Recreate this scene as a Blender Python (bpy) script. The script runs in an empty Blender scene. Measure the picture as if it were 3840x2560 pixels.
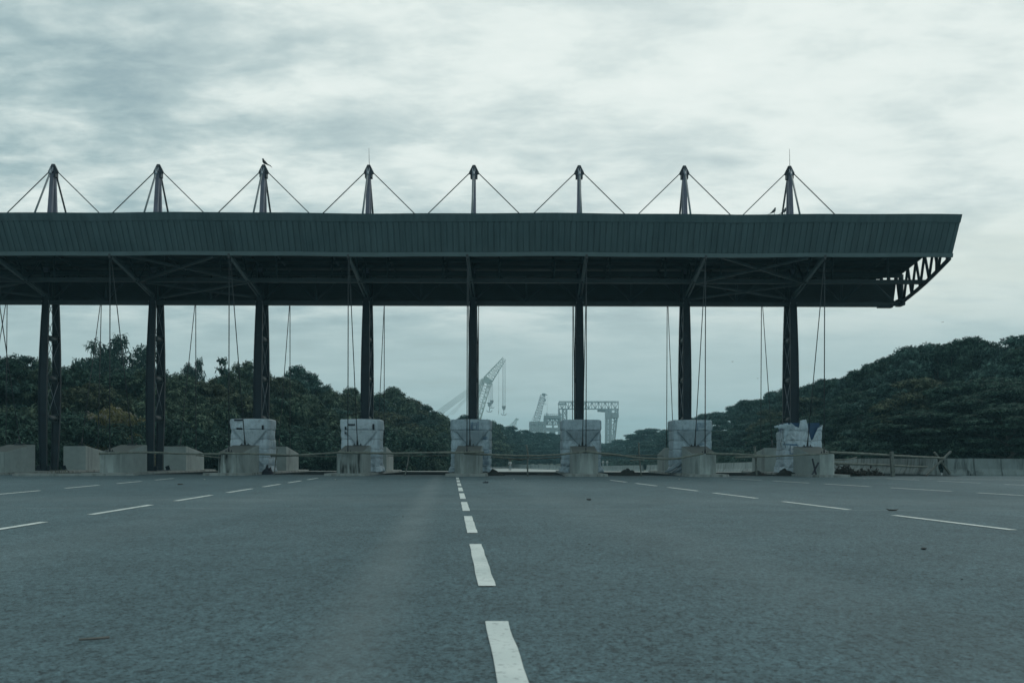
import bpy, math, random
from math import sin, cos, pi, radians, sqrt
from mathutils import Vector, Matrix, noise, Euler

random.seed(7)
SC = bpy.context.scene
COL = SC.collection
F, CX, CY, H = 2287.0, 1197.0, 1051.0, 0.8      # lens measured from the photograph


def at(x, y, Y):
    """point at depth Y whose picture position was measured as (x, y)"""
    y0 = CY + 0.0026 * (x - CX)
    return Vector(((x - CX) * Y / F, Y, H - (y - y0) * Y / F))


def ground_z(Y):
    if Y < 57: return 0.0
    if Y < 160: return -1.3 * (Y - 57) / 103.0
    return -1.3

# ------------------------------------------------------------------ helpers
ORG = {}


class MB:
    def __init__(s):
        s.v, s.f, s.sm = [], [], []

    def quad(s, a, b, c, d, smooth=False):
        n = len(s.v); s.v += [Vector(a), Vector(b), Vector(c), Vector(d)]
        s.f.append((n, n + 1, n + 2, n + 3)); s.sm.append(smooth)

    def poly(s, pts):
        n = len(s.v); s.v += [Vector(p) for p in pts]
        s.f.append(tuple(range(n, n + len(pts)))); s.sm.append(False)

    def box(s, lo, hi):
        x0, y0, z0 = lo; x1, y1, z1 = hi
        s.hexa([(x0, y0, z0), (x1, y0, z0), (x1, y1, z0), (x0, y1, z0)],
               [(x0, y0, z1), (x1, y0, z1), (x1, y1, z1), (x0, y1, z1)])

    def hexa(s, b, t, smooth=False):
        """prism between two loops with the same count, bottom counter-clockwise"""
        n = len(s.v); k = len(b)
        s.v += [Vector(p) for p in b] + [Vector(p) for p in t]
        s.f.append(tuple(range(n + k - 1, n - 1, -1))); s.sm.append(False)
        s.f.append(tuple(range(n + k, n + 2 * k))); s.sm.append(False)
        for i in range(k):
            j = (i + 1) % k
            s.f.append((n + i, n + j, n + k + j, n + k + i)); s.sm.append(smooth)

    def beam(s, p0, p1, w, h, up=(0, 0, 1)):
        p0, p1 = Vector(p0), Vector(p1)
        d = (p1 - p0).normalized(); up = Vector(up)
        if abs(d.dot(up)) > 0.98: up = Vector((0, 1, 0))
        a = d.cross(up).normalized(); u = a.cross(d).normalized()
        a *= w / 2; u *= h / 2
        q = [-a - u, a - u, a + u, -a + u]
        s.hexa([p0 + k for k in q], [p1 + k for k in q])

    def tube(s, p0, p1, r, n=8, r1=None):
        s.path([p0, p1], r, n, r1)

    def path(s, pts, r, n=8, r1=None, radii=None):
        pts = [Vector(p) for p in pts]
        m = len(pts); base = len(s.v)
        prev = None
        for i, p in enumerate(pts):
            d = (pts[min(i + 1, m - 1)] - pts[max(i - 1, 0)]).normalized()
            if prev is None:
                up = Vector((0, 0, 1)) if abs(d.z) < 0.9 else Vector((1, 0, 0))
                a = d.cross(up).normalized()
            else:
                a = (prev - d * prev.dot(d)).normalized()
            prev = a; b = d.cross(a)
            rr = radii[i] if radii else (r if r1 is None else r + (r1 - r) * i / (m - 1))
            for k in range(n):
                t = 2 * pi * k / n
                s.v.append(p + a * (cos(t) * rr) + b * (sin(t) * rr))
        for i in range(m - 1):
            for k in range(n):
                j = (k + 1) % n
                s.f.append((base + i * n + k, base + i * n + j, base + (i + 1) * n + j, base + (i + 1) * n + k))
                s.sm.append(True)
        s.f.append(tuple(base + k for k in range(n - 1, -1, -1))); s.sm.append(False)
        s.f.append(tuple(base + (m - 1) * n + k for k in range(n))); s.sm.append(False)

    def loft(s, secs, n=10):
        """secs: (centre, radius along a, radius along b, a, b)"""
        base = len(s.v); m = len(secs)
        for c, ra, rb, a, b in secs:
            c, a, b = Vector(c), Vector(a), Vector(b)
            for k in range(n):
                t = 2 * pi * k / n
                s.v.append(c + a * (ra * cos(t)) + b * (rb * sin(t)))
        for i in range(m - 1):
            for k in range(n):
                j = (k + 1) % n
                s.f.append((base + i * n + k, base + i * n + j, base + (i + 1) * n + j, base + (i + 1) * n + k))
                s.sm.append(True)
        s.f.append(tuple(base + k for k in range(n - 1, -1, -1))); s.sm.append(True)
        s.f.append(tuple(base + (m - 1) * n + k for k in range(n))); s.sm.append(True)

    def build(s, name, mat, parent=None, origin=None):
        if parent is not None: o0 = ORG[parent]
        else: o0 = Vector(origin) if origin is not None else Vector((0, 0, 0))
        me = bpy.data.meshes.new(name)
        me.from_pydata([tuple(v - o0) for v in s.v], [], s.f)
        me.polygons.foreach_set('use_smooth', s.sm)
        me.materials.append(mat)
        me.update()
        o = bpy.data.objects.new(name, me)
        COL.objects.link(o)
        if parent is not None: o.parent = parent
        else: o.location = o0
        ORG[o] = o0
        return o


def tag(o, label=None, cat=None, group=None, kind=None):
    if label: o['label'] = label
    if cat: o['category'] = cat
    if group: o['group'] = group
    if kind: o['kind'] = kind
    return o


def thing(name, loc, label, cat, group=None):
    o = bpy.data.objects.new(name, None)
    o.empty_display_size = 0.3
    COL.objects.link(o); o.location = loc
    ORG[o] = Vector(loc)
    return tag(o, label, cat, group)


def copy_tree(o, parent=None):
    c = o.copy(); COL.objects.link(c)
    if parent is not None: c.parent = parent
    for ch in list(o.children): copy_tree(ch, c)
    return c

# ------------------------------------------------------------------ materials


class NT:
    def __init__(s, name):
        s.m = bpy.data.materials.new(name); s.m.use_nodes = True
        s.t = s.m.node_tree; s.n = s.t.nodes; s.n.clear()
        s.out = s.n.new('ShaderNodeOutputMaterial')
        s.b = s.n.new('ShaderNodeBsdfPrincipled')
        s.t.links.new(s.b.outputs[0], s.out.inputs[0])
        s.pos = s.n.new('ShaderNodeNewGeometry').outputs['Position']
        s.obj = s.n.new('ShaderNodeTexCoord').outputs['Object']

    def link(s, a, b): s.t.links.new(a, b)

    def noise(s, vec, scale, detail=4, rough=.5, stretch=None, dist=0):
        if stretch:
            mp = s.n.new('ShaderNodeMapping'); mp.inputs['Scale'].default_value = stretch
            s.link(vec, mp.inputs[0]); vec = mp.outputs[0]
        n = s.n.new('ShaderNodeTexNoise')
        n.inputs['Scale'].default_value = scale; n.inputs['Detail'].default_value = detail
        n.inputs['Roughness'].default_value = rough; n.inputs['Distortion'].default_value = dist
        s.link(vec, n.inputs['Vector'])
        return n.outputs['Fac']

    def ramp(s, fac, stops):
        r = s.n.new('ShaderNodeValToRGB')
        while len(r.color_ramp.elements) < len(stops): r.color_ramp.elements.new(.5)
        for e, (p, c) in zip(r.color_ramp.elements, stops):
            e.position = p
            e.color = (*c, 1) if isinstance(c, tuple) else (c, c, c, 1)
        s.link(fac, r.inputs[0])
        return r.outputs[0]

    def mix(s, fac, a, b, mode='MIX'):
        m = s.n.new('ShaderNodeMix'); m.data_type = 'RGBA'; m.blend_type = mode
        for sock, val in ((m.inputs[0], fac), (m.inputs[6], a), (m.inputs[7], b)):
            if isinstance(val, bpy.types.NodeSocket): s.link(val, sock)
            elif isinstance(val, tuple): sock.default_value = (*val, 1)
            else: sock.default_value = val
        return m.outputs[2]

    def bump(s, h, strength=.3, dist=.02):
        b = s.n.new('ShaderNodeBump')
        b.inputs['Strength'].default_value = strength; b.inputs['Distance'].default_value = dist
        s.link(h, b.inputs['Height']); s.link(b.outputs[0], s.b.inputs['Normal'])

    def set(s, col=None, rough=None, metal=None, spec=None):
        for k, v in (('Base Color', col), ('Roughness', rough), ('Metallic', metal), ('Specular IOR Level', spec)):
            if v is None: continue
            i = s.b.inputs[k]
            if isinstance(v, bpy.types.NodeSocket): s.link(v, i)
            elif isinstance(v, tuple): i.default_value = (*v, 1)
            else: i.default_value = v
        return s.m


def m_paint(name, col, rough=.5, var=.25, scale=3.0, metal=0.0, spec=.4):
    t = NT(name)
    f = t.noise(t.pos, scale, 6, .6)
    d = tuple(c * (1 - var) for c in col); l = tuple(min(1, c * (1 + var)) for c in col)
    t.bump(t.noise(t.pos, scale * 9, 3), .08, .01)
    return t.set(t.ramp(f, [(.3, d), (.7, l)]), rough, metal, spec)


def m_asphalt():
    t = NT('asphalt')
    big = t.noise(t.pos, .12, 5, .6, (1, .45, 1))
    mid = t.noise(t.pos, 1.3, 6, .65, (1, .6, 1))
    grit = t.noise(t.pos, 45, 3, .75)
    fine = t.noise(t.pos, 120, 2, .6)
    a = t.ramp(big, [(.32, (.045, .083, .097)), (.68, (.075, .121, .136))])
    a = t.mix(.55, a, t.ramp(mid, [(.3, .36), (.7, .66)]), 'OVERLAY')
    a = t.mix(.95, a, t.ramp(grit, [(.34, .06), (.45, .5), (.7, .82)]), 'OVERLAY')
    a = t.mix(.22, a, t.ramp(t.noise(t.pos, 5.3, 5, .7, (1, .7, 1)), [(.36, .25), (.5, .5), (.66, .7)]), 'OVERLAY')
    a = t.mix(.55, a, t.ramp(t.noise(t.pos, 19, 5, .8, (1, .6, 1), .4), [(.37, .08), (.48, .5), (.64, .84)]), 'OVERLAY')
    a = t.mix(.5, a, t.ramp(fine, [(.35, .3), (.65, .7)]), 'OVERLAY')
    # dusty wheel track beside the centre line and a paving seam across the lanes
    sx = t.n.new('ShaderNodeSeparateXYZ'); t.link(t.pos, sx.inputs[0])

    def band(sock, slope_sock, slope, centre, width):
        m1 = t.n.new('ShaderNodeMath'); m1.operation = 'MULTIPLY_ADD'
        t.link(slope_sock, m1.inputs[0]); m1.inputs[1].default_value = slope; t.link(sock, m1.inputs[2])
        m2 = t.n.new('ShaderNodeMath'); m2.operation = 'SUBTRACT'; t.link(m1.outputs[0], m2.inputs[0]); m2.inputs[1].default_value = centre
        m3 = t.n.new('ShaderNodeMath'); m3.operation = 'ABSOLUTE'; t.link(m2.outputs[0], m3.inputs[0])
        m4 = t.n.new('ShaderNodeMapRange'); m4.inputs['From Min'].default_value = 0; m4.inputs['From Max'].default_value = width
        m4.inputs['To Min'].default_value = 1; m4.inputs['To Max'].default_value = 0
        m4.interpolation_type = 'SMOOTHSTEP'
        t.link(m3.outputs[0], m4.inputs[0])
        return m4.outputs[0]
    for sock, slo, k, c, w, amt in ((sx.outputs[0], sx.outputs[1], .074, -.42, .36, .40),
                                    (sx.outputs[0], sx.outputs[1], .074, 2.2, .9, .16),
                                    (sx.outputs[0], sx.outputs[1], .074, -3.6, 1.0, .16),
                                    (sx.outputs[1], sx.outputs[0], .0, 15.6, .12, .6),
                                    (sx.outputs[1], sx.outputs[0], .01, 18.6, 2.4, .2)):
        b = band(sock, slo, k, c, w)
        mm = t.n.new('ShaderNodeMath'); mm.operation = 'MULTIPLY'; t.link(b, mm.inputs[0]); mm.inputs[1].default_value = amt
        m5 = t.n.new('ShaderNodeMath'); m5.operation = 'MULTIPLY'; t.link(mm.outputs[0], m5.inputs[0]); t.link(mid, m5.inputs[1])
        m6 = t.n.new('ShaderNodeMath'); m6.operation = 'MULTIPLY'; t.link(m5.outputs[0], m6.inputs[0]); m6.inputs[1].default_value = 1.8
        a = t.mix(m6.outputs[0], a, (.15, .195, .205))
    hh = t.mix(.35, t.ramp(grit, [(.3, 0.0), (.7, 1.0)]), fine)
    t.bump(hh, .55, .012)
    return t.set(a, .8, 0, .22)


def m_concrete(name, base, stain=.6, dark=(.05, .06, .055), rough=.85, nose=False):
    t = NT(name)
    f = t.noise(t.pos, 2.2, 7, .6)
    c = t.ramp(f, [(.3, tuple(k * .84 for k in base)), (.7, tuple(k * 1.1 for k in base))])
    s = t.noise(t.pos, 1.0, 5, .62, (2.8, 2.8, .35), .5)
    s2 = t.noise(t.pos, .55, 3, .5)
    k = t.n.new('ShaderNodeMath'); k.operation = 'MULTIPLY'
    t.link(t.ramp(s, [(.47, 0.0), (.66, 1.0)]), k.inputs[0]); t.link(t.ramp(s2, [(.36, 0.1 * stain), (.62, stain)]), k.inputs[1])
    kf = k.outputs[0]
    if nose:
        kn = t.n.new('ShaderNodeMath'); kn.operation = 'MULTIPLY'
        t.link(t.ramp(s, [(.42, 0.0), (.58, 1.0)]), kn.inputs[0]); t.link(t.ramp(s2, [(.36, .12 * stain), (.50, stain)]), kn.inputs[1]); kf = kn.outputs[0]
        sx = t.n.new('ShaderNodeSeparateXYZ'); t.link(t.obj, sx.inputs[0])
        lt = t.n.new('ShaderNodeMath'); lt.operation = 'GREATER_THAN'; t.link(sx.outputs[1], lt.inputs[0]); lt.inputs[1].default_value = -1.95
        ab = t.n.new('ShaderNodeMath'); ab.operation = 'MULTIPLY'; ab.inputs[1].default_value = -1; t.link(sx.outputs[1], ab.inputs[0])
        mr = t.n.new('ShaderNodeMapRange'); mr.inputs['From Min'].default_value = .55; mr.inputs['From Max'].default_value = 1.35; mr.inputs['To Min'].default_value = .06; mr.interpolation_type = 'SMOOTHSTEP'
        t.link(ab.outputs[0], mr.inputs[0])
        k2 = t.n.new('ShaderNodeMath'); k2.operation = 'MULTIPLY'; t.link(kf, k2.inputs[0]); t.link(mr.outputs[0], k2.inputs[1])
        k3 = t.n.new('ShaderNodeMath'); k3.operation = 'MULTIPLY'; t.link(k2.outputs[0], k3.inputs[0]); t.link(lt.outputs[0], k3.inputs[1]); kf = k3.outputs[0]
        # grime lying on the sloping tops
        gz = t.n.new('ShaderNodeNewGeometry'); sz = t.n.new('ShaderNodeSeparateXYZ'); t.link(gz.outputs['Normal'], sz.inputs[0])
        g1 = t.n.new('ShaderNodeMath'); g1.operation = 'MULTIPLY'; g1.inputs[1].default_value = .8
        t.link(t.ramp(sz.outputs[2], [(.6, 0.0), (.85, 1.0)]), g1.inputs[0])
        c = t.mix(g1.outputs[0], c, (.085, .095, .09))
    c = t.mix(kf, c, dark)
    t.bump(t.noise(t.pos, 28, 5, .6), .25, .012)
    return t.set(c, rough, 0, .3)


def m_leaf(name, c0, c1, c2, trans=.12):
    t = NT(name)
    oi = t.n.new('ShaderNodeObjectInfo')
    f = t.noise(t.pos, .45, 4, .6)
    g = t.noise(t.pos, 5.0, 2, .6)
    col = t.ramp(f, [(.25, c0), (.5, c1), (.78, c2)])
    col = t.mix(.6, col, t.ramp(g, [(.3, .32), (.7, .68)]), 'OVERLAY')
    yl = t.noise(t.pos, 2.4, 5, .75)
    col = t.mix(t.ramp(yl, [(.525, 0.0), (.60, 1.0)]), col, tuple(min(.3, k * 2.2 + .010) for k in c2))  # pale leaves, also standing in for light glinting on the clumps
    col = t.mix(t.ramp(yl, [(.40, .85), (.50, 0.0)]), col, tuple(k * .3 for k in c0))  # dark clumps put the crown's inner shade into the leaf colour
    col = t.mix(.55, col, t.ramp(oi.outputs['Random'], [(0, .36), (1, .62)]), 'OVERLAY')
    m = t.set(col, .75, 0, .06)
    tr = t.n.new('ShaderNodeBsdfTranslucent'); t.link(col, tr.inputs[0])
    ms = t.n.new('ShaderNodeMixShader'); ms.inputs[0].default_value = trans
    t.link(t.b.outputs[0], ms.inputs[1]); t.link(tr.outputs[0], ms.inputs[2]); t.link(ms.outputs[0], t.out.inputs[0])
    return m


def m_tarp(name, col, amount=1.0):
    t = NT(name)
    f = t.noise(t.pos, 1.1, 5, .6)
    c = t.ramp(f, [(.3, tuple(k * .86 for k in col)), (.7, tuple(k * 1.1 for k in col))])
    w = t.noise(t.pos, 3.2, 6, .6, (1, 1, .6), 1.2)
    c = t.mix(.15, c, t.ramp(w, [(.38, .3), (.6, .62)]), 'OVERLAY')
    rd = t.noise(t.pos, 2.2, 3, .5, (2.4, 2.4, .42), .8)
    rd2 = t.noise(t.pos, 1.5, 3, .5, (1.0, 1.0, 1.0), 1.6)
    c = t.mix(.42, c, t.ramp(rd2, [(.48, 1.0), (.493, .45), (.503, .45), (.516, 1.0)]), 'MULTIPLY')
    c = t.mix(.4, c, t.ramp(rd, [(.47, 1.0), (.49, .5), (.50, .5), (.52, 1.0)]), 'MULTIPLY')
    h = t.mix(.5, w, t.noise(t.pos, 9, 4, .6, (1, 1, .5), .8))
    t.bump(h, .4 * amount, .035)
    return t.set(c, .5, 0, .45)


M = {}
M['asphalt'] = m_asphalt()
M['apron'] = m_concrete('concrete_road', (.34, .38, .375), .5)
M['soil_ground'] = m_paint('soil_ground', (.10, .115, .085), .95, .4, .6, spec=.2)
M['soil'] = m_paint('dark_soil', (.03, .036, .036), .95, .5, 6, spec=.15)
M['paint'] = None
M['block'] = m_concrete('block_concrete', (.31, .375, .375), .42, (.05, .06, .058), nose=True)
M['block_mouldy'] = m_concrete('mouldy_block_concrete', (.31, .375, .375), 1.0, (.018, .024, .024), nose=True)
M['dirt'] = m_paint('trodden_dirt', (.022, .030, .032), 1.0, .5, 3, spec=0.0)  # near-black colour standing in for the shade below the canopy
M['kerb'] = m_concrete('kerb_concrete', (.26, .30, .295), .95)
M['barrier'] = m_concrete('barrier_concrete', (.24, .285, .285), 1.0, (.05, .065, .065))
M['barrier_dirty'] = m_concrete('grimy_barrier_concrete', (.18, .23, .235), 1.0, (.016, .024, .026))  # real grime runs, but the base is also darkened to paint in shade
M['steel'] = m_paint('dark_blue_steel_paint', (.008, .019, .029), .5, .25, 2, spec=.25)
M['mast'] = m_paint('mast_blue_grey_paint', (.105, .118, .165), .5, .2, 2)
M['strut'] = m_paint('galvanised_strut_paint', (.07, .11, .125), .45, .25, 4)
M['brace'] = m_paint('dull_brace_paint', (.022, .044, .053), .5, .2, 3)


def m_fascia():
    t = NT('fascia_sheet_paint')
    f = t.noise(t.pos, .55, 4, .6)
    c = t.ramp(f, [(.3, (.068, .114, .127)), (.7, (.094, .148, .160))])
    # rain streaks and panels faded a little differently
    st = t.noise(t.pos, 1.0, 6, .7, (3.8, .3, .22))
    c = t.mix(.5, c, t.ramp(st, [(.35, .3), (.5, .5), (.68, .68)]), 'OVERLAY')
    t.bump(t.noise(t.pos, 1.6, 3), .25, .04)
    return t.set(c, .55, 0, .35)


M['fascia'] = m_fascia()
M['trim'] = m_paint('fascia_trim_paint', (.088, .140, .152), .6, .12, 1.5)
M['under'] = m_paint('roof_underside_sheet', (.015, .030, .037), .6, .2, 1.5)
M['cable'] = m_paint('steel_cable', (.030, .040, .046), .5, .2, 5)
M['cap'] = m_paint('mast_head_steel', (.016, .024, .036), .5, .2, 5)
M['clevis'] = m_paint('galvanised_clevis', (.20, .24, .28), .4, .2, 8, .4)
M['tarp'] = m_tarp('pale_plastic_sheeting', (.44, .555, .63))
M['tarp_grey'] = m_tarp('grey_plastic_sheeting', (.33, .445, .515))
M['flap'] = m_tarp('thicker_grey_sheeting', (.19, .265, .31))
M['flap_pale'] = m_tarp('folded_pale_sheeting', (.34, .435, .49))
M['tarp_blue'] = m_paint('navy_booth_panel', (.010, .058, .14), .45, .3, 2)
M['print'] = m_paint('blue_print_ink', (.06, .15, .26), .6, .25, 9)
M['patch'] = m_paint('pale_printed_patch', (.48, .54, .58), .6, .1, 6)
M['rope'] = m_paint('dark_rope', (.10, .12, .13), .9, .3, 20)
M['slot'] = m_paint('dark_opening', (.012, .018, .03), .7, .2, 6)
M['bamboo'] = m_paint('weathered_bamboo', (.135, .155, .135), .7, .4, 7)
M['wood'] = m_paint('weathered_post_wood', (.12, .14, .13), .85, .4, 9)
M['bark'] = m_paint('tree_bark', (.06, .062, .052), .9, .35, 5)
M['leaf_dark'] = m_leaf('leaf_dark_teal_green', (0.0108, 0.0297, 0.0243), (0.0189, 0.0446, 0.0351), (0.0337, 0.0648, 0.0486))  # also darkened so the right belt's shaded foot is in the leaf colour
M['leaf_mid'] = m_leaf('leaf_mid_green', (.024, .048, .034), (.041, .070, .049), (.074, .104, .070))
M['leaf_olive'] = m_leaf('leaf_olive_brown', (0.0250, 0.0406, 0.0266), (0.0423, 0.0580, 0.0377), (0.0689, 0.0815, 0.0516))
M['leaf_teal'] = m_leaf('leaf_blue_green', (.014, .034, .032), (.027, .062, .056), (.046, .088, .076))
M['leaf_gold'] = m_leaf('leaf_yellow_green', (0.1350, 0.1485, 0.0607), (0.2700, 0.2565, 0.1147), (0.4860, 0.4185, 0.1890), 0.4050)
M['crane_pale'] = m_paint('pale_crane_paint', (0.5580, 0.6300, 0.6120), 0.5400, 0.0900, 0.0900)  # pale paint, lightened further so part of the haze is in the colour
M['crane_mauve'] = m_paint('mauve_grey_crane_paint', (0.3420, 0.3780, 0.3960), 0.5400, 0.0900, 0.0900)  # grey lightened to carry some distance haze in the colour
M['feather'] = m_paint('dark_feathers', (0.0108, 0.0135, 0.0162), 0.6300, 0.2700, 20)
M['feather_grey'] = m_paint('slate_pigeon_feathers', (0.0450, 0.0540, 0.0630), 0.6300, 0.2700, 20)
M['skin'] = m_paint('brown_skin', (0.1440, 0.0900, 0.0630), 0.5400, 0.0900, 9)
M['white_cloth'] = m_paint('white_cotton', (0.4500, 0.4950, 0.5040), 0.8100, 0.0720, 9)
M['pale_cloth'] = m_paint('pale_trouser_cloth', (0.2340, 0.2790, 0.2970), 0.8100, 0.0900, 9)
M['hair'] = m_paint('black_hair', (0.0108, 0.0108, 0.0108), 0.5400, 0.1800, 9)
M['stone'] = m_paint('dark_stone', (0.0450, 0.0540, 0.0558), 0.8100, 0.3600, 20)
M['litter'] = m_paint('dry_leaf_litter', (0.0450, 0.0450, 0.0405), 0.8100, 0.3600, 20)
M['pale_litter'] = m_paint('pale_litter', (0.3780, 0.4050, 0.3960), 0.8100, 0.1800, 20)


def m_marking():
    t = NT('road_marking_paint')
    w = t.noise(t.pos, 22, 6, 0.6300)
    c = t.ramp(t.noise(t.pos, 2.5, 4), [(.3, (.46, .53, .52)), (.7, (.60, .66, .645))])
    c = t.mix(t.ramp(w, [(.55, 0.0), (.70, .85)]), c, (.2, .235, .24))
    t.bump(t.noise(t.pos, 60, 3), .3, .006)
    return t.set(c, .7, 0, .3)


M['paint'] = m_marking()

# ------------------------------------------------------------------ ground and road


def sheet(name, x0, x1, ys, lift, mat, nx=1):
    b = MB()
    for i in range(len(ys) - 1):
        for k in range(nx):
            xa = x0 + (x1 - x0) * k / nx; xb = x0 + (x1 - x0) * (k + 1) / nx
            ya, yb = ys[i], ys[i + 1]
            b.quad((xa, ya, ground_z(ya) + lift), (xb, ya, ground_z(ya) + lift),
                   (xb, yb, ground_z(yb) + lift), (xa, yb, ground_z(yb) + lift))
    return tag(b.build(name, mat), kind='structure')


sheet('ground', -700, 700, [-60, 57, 160, 1480], -.012, M['soil_ground'], 4)
sheet('road', -60, 30, [-25, 57.5], 0.0, M['asphalt'])
b = MB()
for (ya, xa0, xa1), (yb, xb0, xb1) in zip([(57.55, -60, 21.5), (70, -34, 20.0), (90, -33, 19.4), (120, -26, 18.5), (160, -16, 14.5), (215, -11, 4)],
                                          [(70, -34, 20.0), (90, -33, 19.4), (120, -26, 18.5), (160, -16, 14.5), (215, -11, 4), (300, -40, -8)]):
    b.quad((xa0, ya, ground_z(ya) - .002), (xa1, ya, ground_z(ya) - .002), (xb1, yb, ground_z(yb) - .002), (xb0, yb, ground_z(yb) - .002))
tag(b.build('concrete_road', M['apron']), kind='structure')


sheet('dirt_strip', -40, 20.6, [46.6, 57.6], .004, M['dirt'])  # dark sheet that paints the canopy's shade onto the road


def lane(name, xf, starts, length, w=.11, z=.004):
    b = MB()
    rnd = random.Random(sum(map(ord, name)) + int(starts[0] * 100))
    for s0 in starts:
        L = length + rnd.uniform(-.08, .08)
        n = 14
        for i in range(n):
            ya, yb = s0 + L * i / n, s0 + L * (i + 1) / n
            wa = w + .002 * sin(ya * 9 + s0); wb = w + .002 * sin(yb * 9 + s0)
            oa = .002 * sin(ya * 5.3 + s0 * 3); ob = .002 * sin(yb * 5.3 + s0 * 3)
            b.quad((xf(ya) + oa, ya, z), (xf(ya) + oa + wa, ya, z), (xf(yb) + ob + wb, yb, z), (xf(yb) + ob, yb, z))
    return tag(b.build(name, M['paint']), kind='structure')


lane('lane_marking', lambda Y: -.167 - .0696 * (Y - 4.777), [1.82 + 4.38 * k for k in range(9)], 2.97)
lane('lane_marking', lambda Y: -4.95 - .0765 * Y, [5.05 + 4.35 * k for k in range(8)], 2.8)
lane('lane_marking', lambda Y: -11.12 - .12 * (Y - 21.25), [16.0 + 4.6 * k for k in range(5)], 2.8)
lane('lane_marking', lambda Y: 5.5 - .0935 * (Y - 11.2), [6.85 + 4.38 * k for k in range(7)], 2.95)
lane('lane_marking', lambda Y: 11.0 - .15 * (Y - 21.8), [20.6 + 4.0 * k for k in range(5)], 2.9)
lane('lane_marking', lambda Y: 15.2 - .07 * (Y - 34), [28.8 + 4.35 * k for k in range(3)], 2.9, .09)
b = MB()
for i in range(20):
    xa, xb = 13.7 + 6.6 * i / 20, 13.7 + 6.6 * (i + 1) / 20
    ya, yb = 40.8 - 2.9 * i / 20, 40.8 - 2.9 * (i + 1) / 20
    b.quad((xa, ya, .004), (xb, yb, .004), (xb, yb + .14, .004), (xa, ya + .14, .004))
tag(b.build('edge_marking', M['paint']), kind='structure')

# ------------------------------------------------------------------ canopy
YF, YC, YR = 44.1, 50.0, 55.9          # front edge, column line, rear edge
XL, XR = -34.0, 19.09
ZE, ZT = 9.77, 11.38                    # fascia bottom and top
COLX = [-2.405 + 5.28 * (k - 4) for k in range(-1, 8)]
canopy = thing('toll_canopy', (-2.4, YC, 0), 'long dark steel toll plaza canopy on masted columns, ribbed fascia and cable ties', 'canopy')


def wav(x):
    return .022 * sin(x * .42 + 1.0) + .010 * sin(x * 1.13)


def fascia(yb, dy, name):
    """leaning ribbed sheet, bottom at (yb, ZE), top leaning out by dy"""
    sgn = -1 if dy < 0 else 1
    b = MB()
    step = .258
    n = math.ceil((XR - XL) / step)
    for i in range(n):
        x0 = XL + i * step; x1 = min(x0 + step, XR)
        if x1 - x0 < .1: x1 = XR
        g = .034; dep = .034
        prof = [(x0, dep), (x0 + g, dep), (x0 + g + .012, 0), (x1 - .012, 0), (x1, dep)]
        for (xa, da), (xb, db) in zip(prof[:-1], prof[1:]):
            za, zb = wav(xa), wav(xb)
            pts = [(xa, yb - sgn * da, ZE + .10 + za), (xb, yb - sgn * db, ZE + .10 + zb),
                   (xb, yb + dy * .8 - sgn * db, ZT - .30 + zb), (xa, yb + dy * .8 - sgn * da, ZT - .30 + za)]
            b.quad(*(pts if sgn < 0 else pts[::-1]))
        # back of the sheet
        pts = [(x0, yb - sgn * .06, ZE + .1), (x1, yb - sgn * .06, ZE + .1), (x1, yb + dy * .8 - sgn * .06, ZT - .3), (x0, yb + dy * .8 - sgn * .06, ZT - .3)]
        b.quad(*(pts[::-1] if sgn < 0 else pts))
    fo = b.build(name, M['fascia'], canopy)
    t = MB(); c = MB()
    m = 60
    for i in range(m):
        xa, xb = XL + (XR - XL) * i / m, XL + (XR - XL) * (i + 1) / m
        za, zb = wav(xa), wav(xb)
        y0, y1 = yb - sgn * .09, yb + sgn * .035
        lo = [(xa, y0, ZE - .06 + za), (xb, y0, ZE - .06 + zb), (xb, y1, ZE - .06 + zb), (xa, y1, ZE - .06 + za)]
        hi = [(p[0], p[1] + sgn * .03, p[2] + .165) for p in lo]
        if sgn < 0: lo, hi = lo[::-1], hi[::-1]
        if sgn > 0: t.hexa(lo, hi)
        else: t.hexa(lo[::-1], hi[::-1])
        # cap strip on top
        f0 = .79
        p0 = yb + dy * f0; p1 = yb + dy
        lo = [(xa, p0 - sgn * .08, ZT - .315 + za), (xb, p0 - sgn * .08, ZT - .315 + zb), (xb, p0 + sgn * .03, ZT - .315 + zb), (xa, p0 + sgn * .03, ZT - .315 + za)]
        hi = [(xa, p1 - sgn * .14, ZT + za), (xb, p1 - sgn * .14, ZT + zb), (xb, p1 + sgn * .02, ZT + zb), (xa, p1 + sgn * .02, ZT + za)]
        c.hexa(lo, hi)
    t.build('edge_trim', M['trim'], fo)
    c.build('cap_trim', M['fascia'], fo)


fascia(YF, -.95, 'front_fascia')
fascia(YR, .95, 'rear_fascia')
# butterfly roof sheet with ribs and purlins
b = MB()
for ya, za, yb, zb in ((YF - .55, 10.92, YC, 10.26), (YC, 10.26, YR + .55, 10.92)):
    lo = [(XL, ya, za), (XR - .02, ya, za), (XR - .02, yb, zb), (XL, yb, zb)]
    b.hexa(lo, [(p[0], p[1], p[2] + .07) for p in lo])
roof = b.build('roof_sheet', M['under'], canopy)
b = MB()
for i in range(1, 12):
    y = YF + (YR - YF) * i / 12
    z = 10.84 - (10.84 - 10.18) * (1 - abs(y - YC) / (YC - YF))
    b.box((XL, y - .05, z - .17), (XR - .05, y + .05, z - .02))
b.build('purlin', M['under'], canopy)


def zb_(y):        # lower chord
    return ZE - (ZE - 8.62) * (1 - abs(y - YC) / (YC - YF)) - .02


def zt_(y):        # upper chord
    return 10.86 - (10.86 - 10.18) * (1 - abs(y - YC) / (YC - YF))


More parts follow.
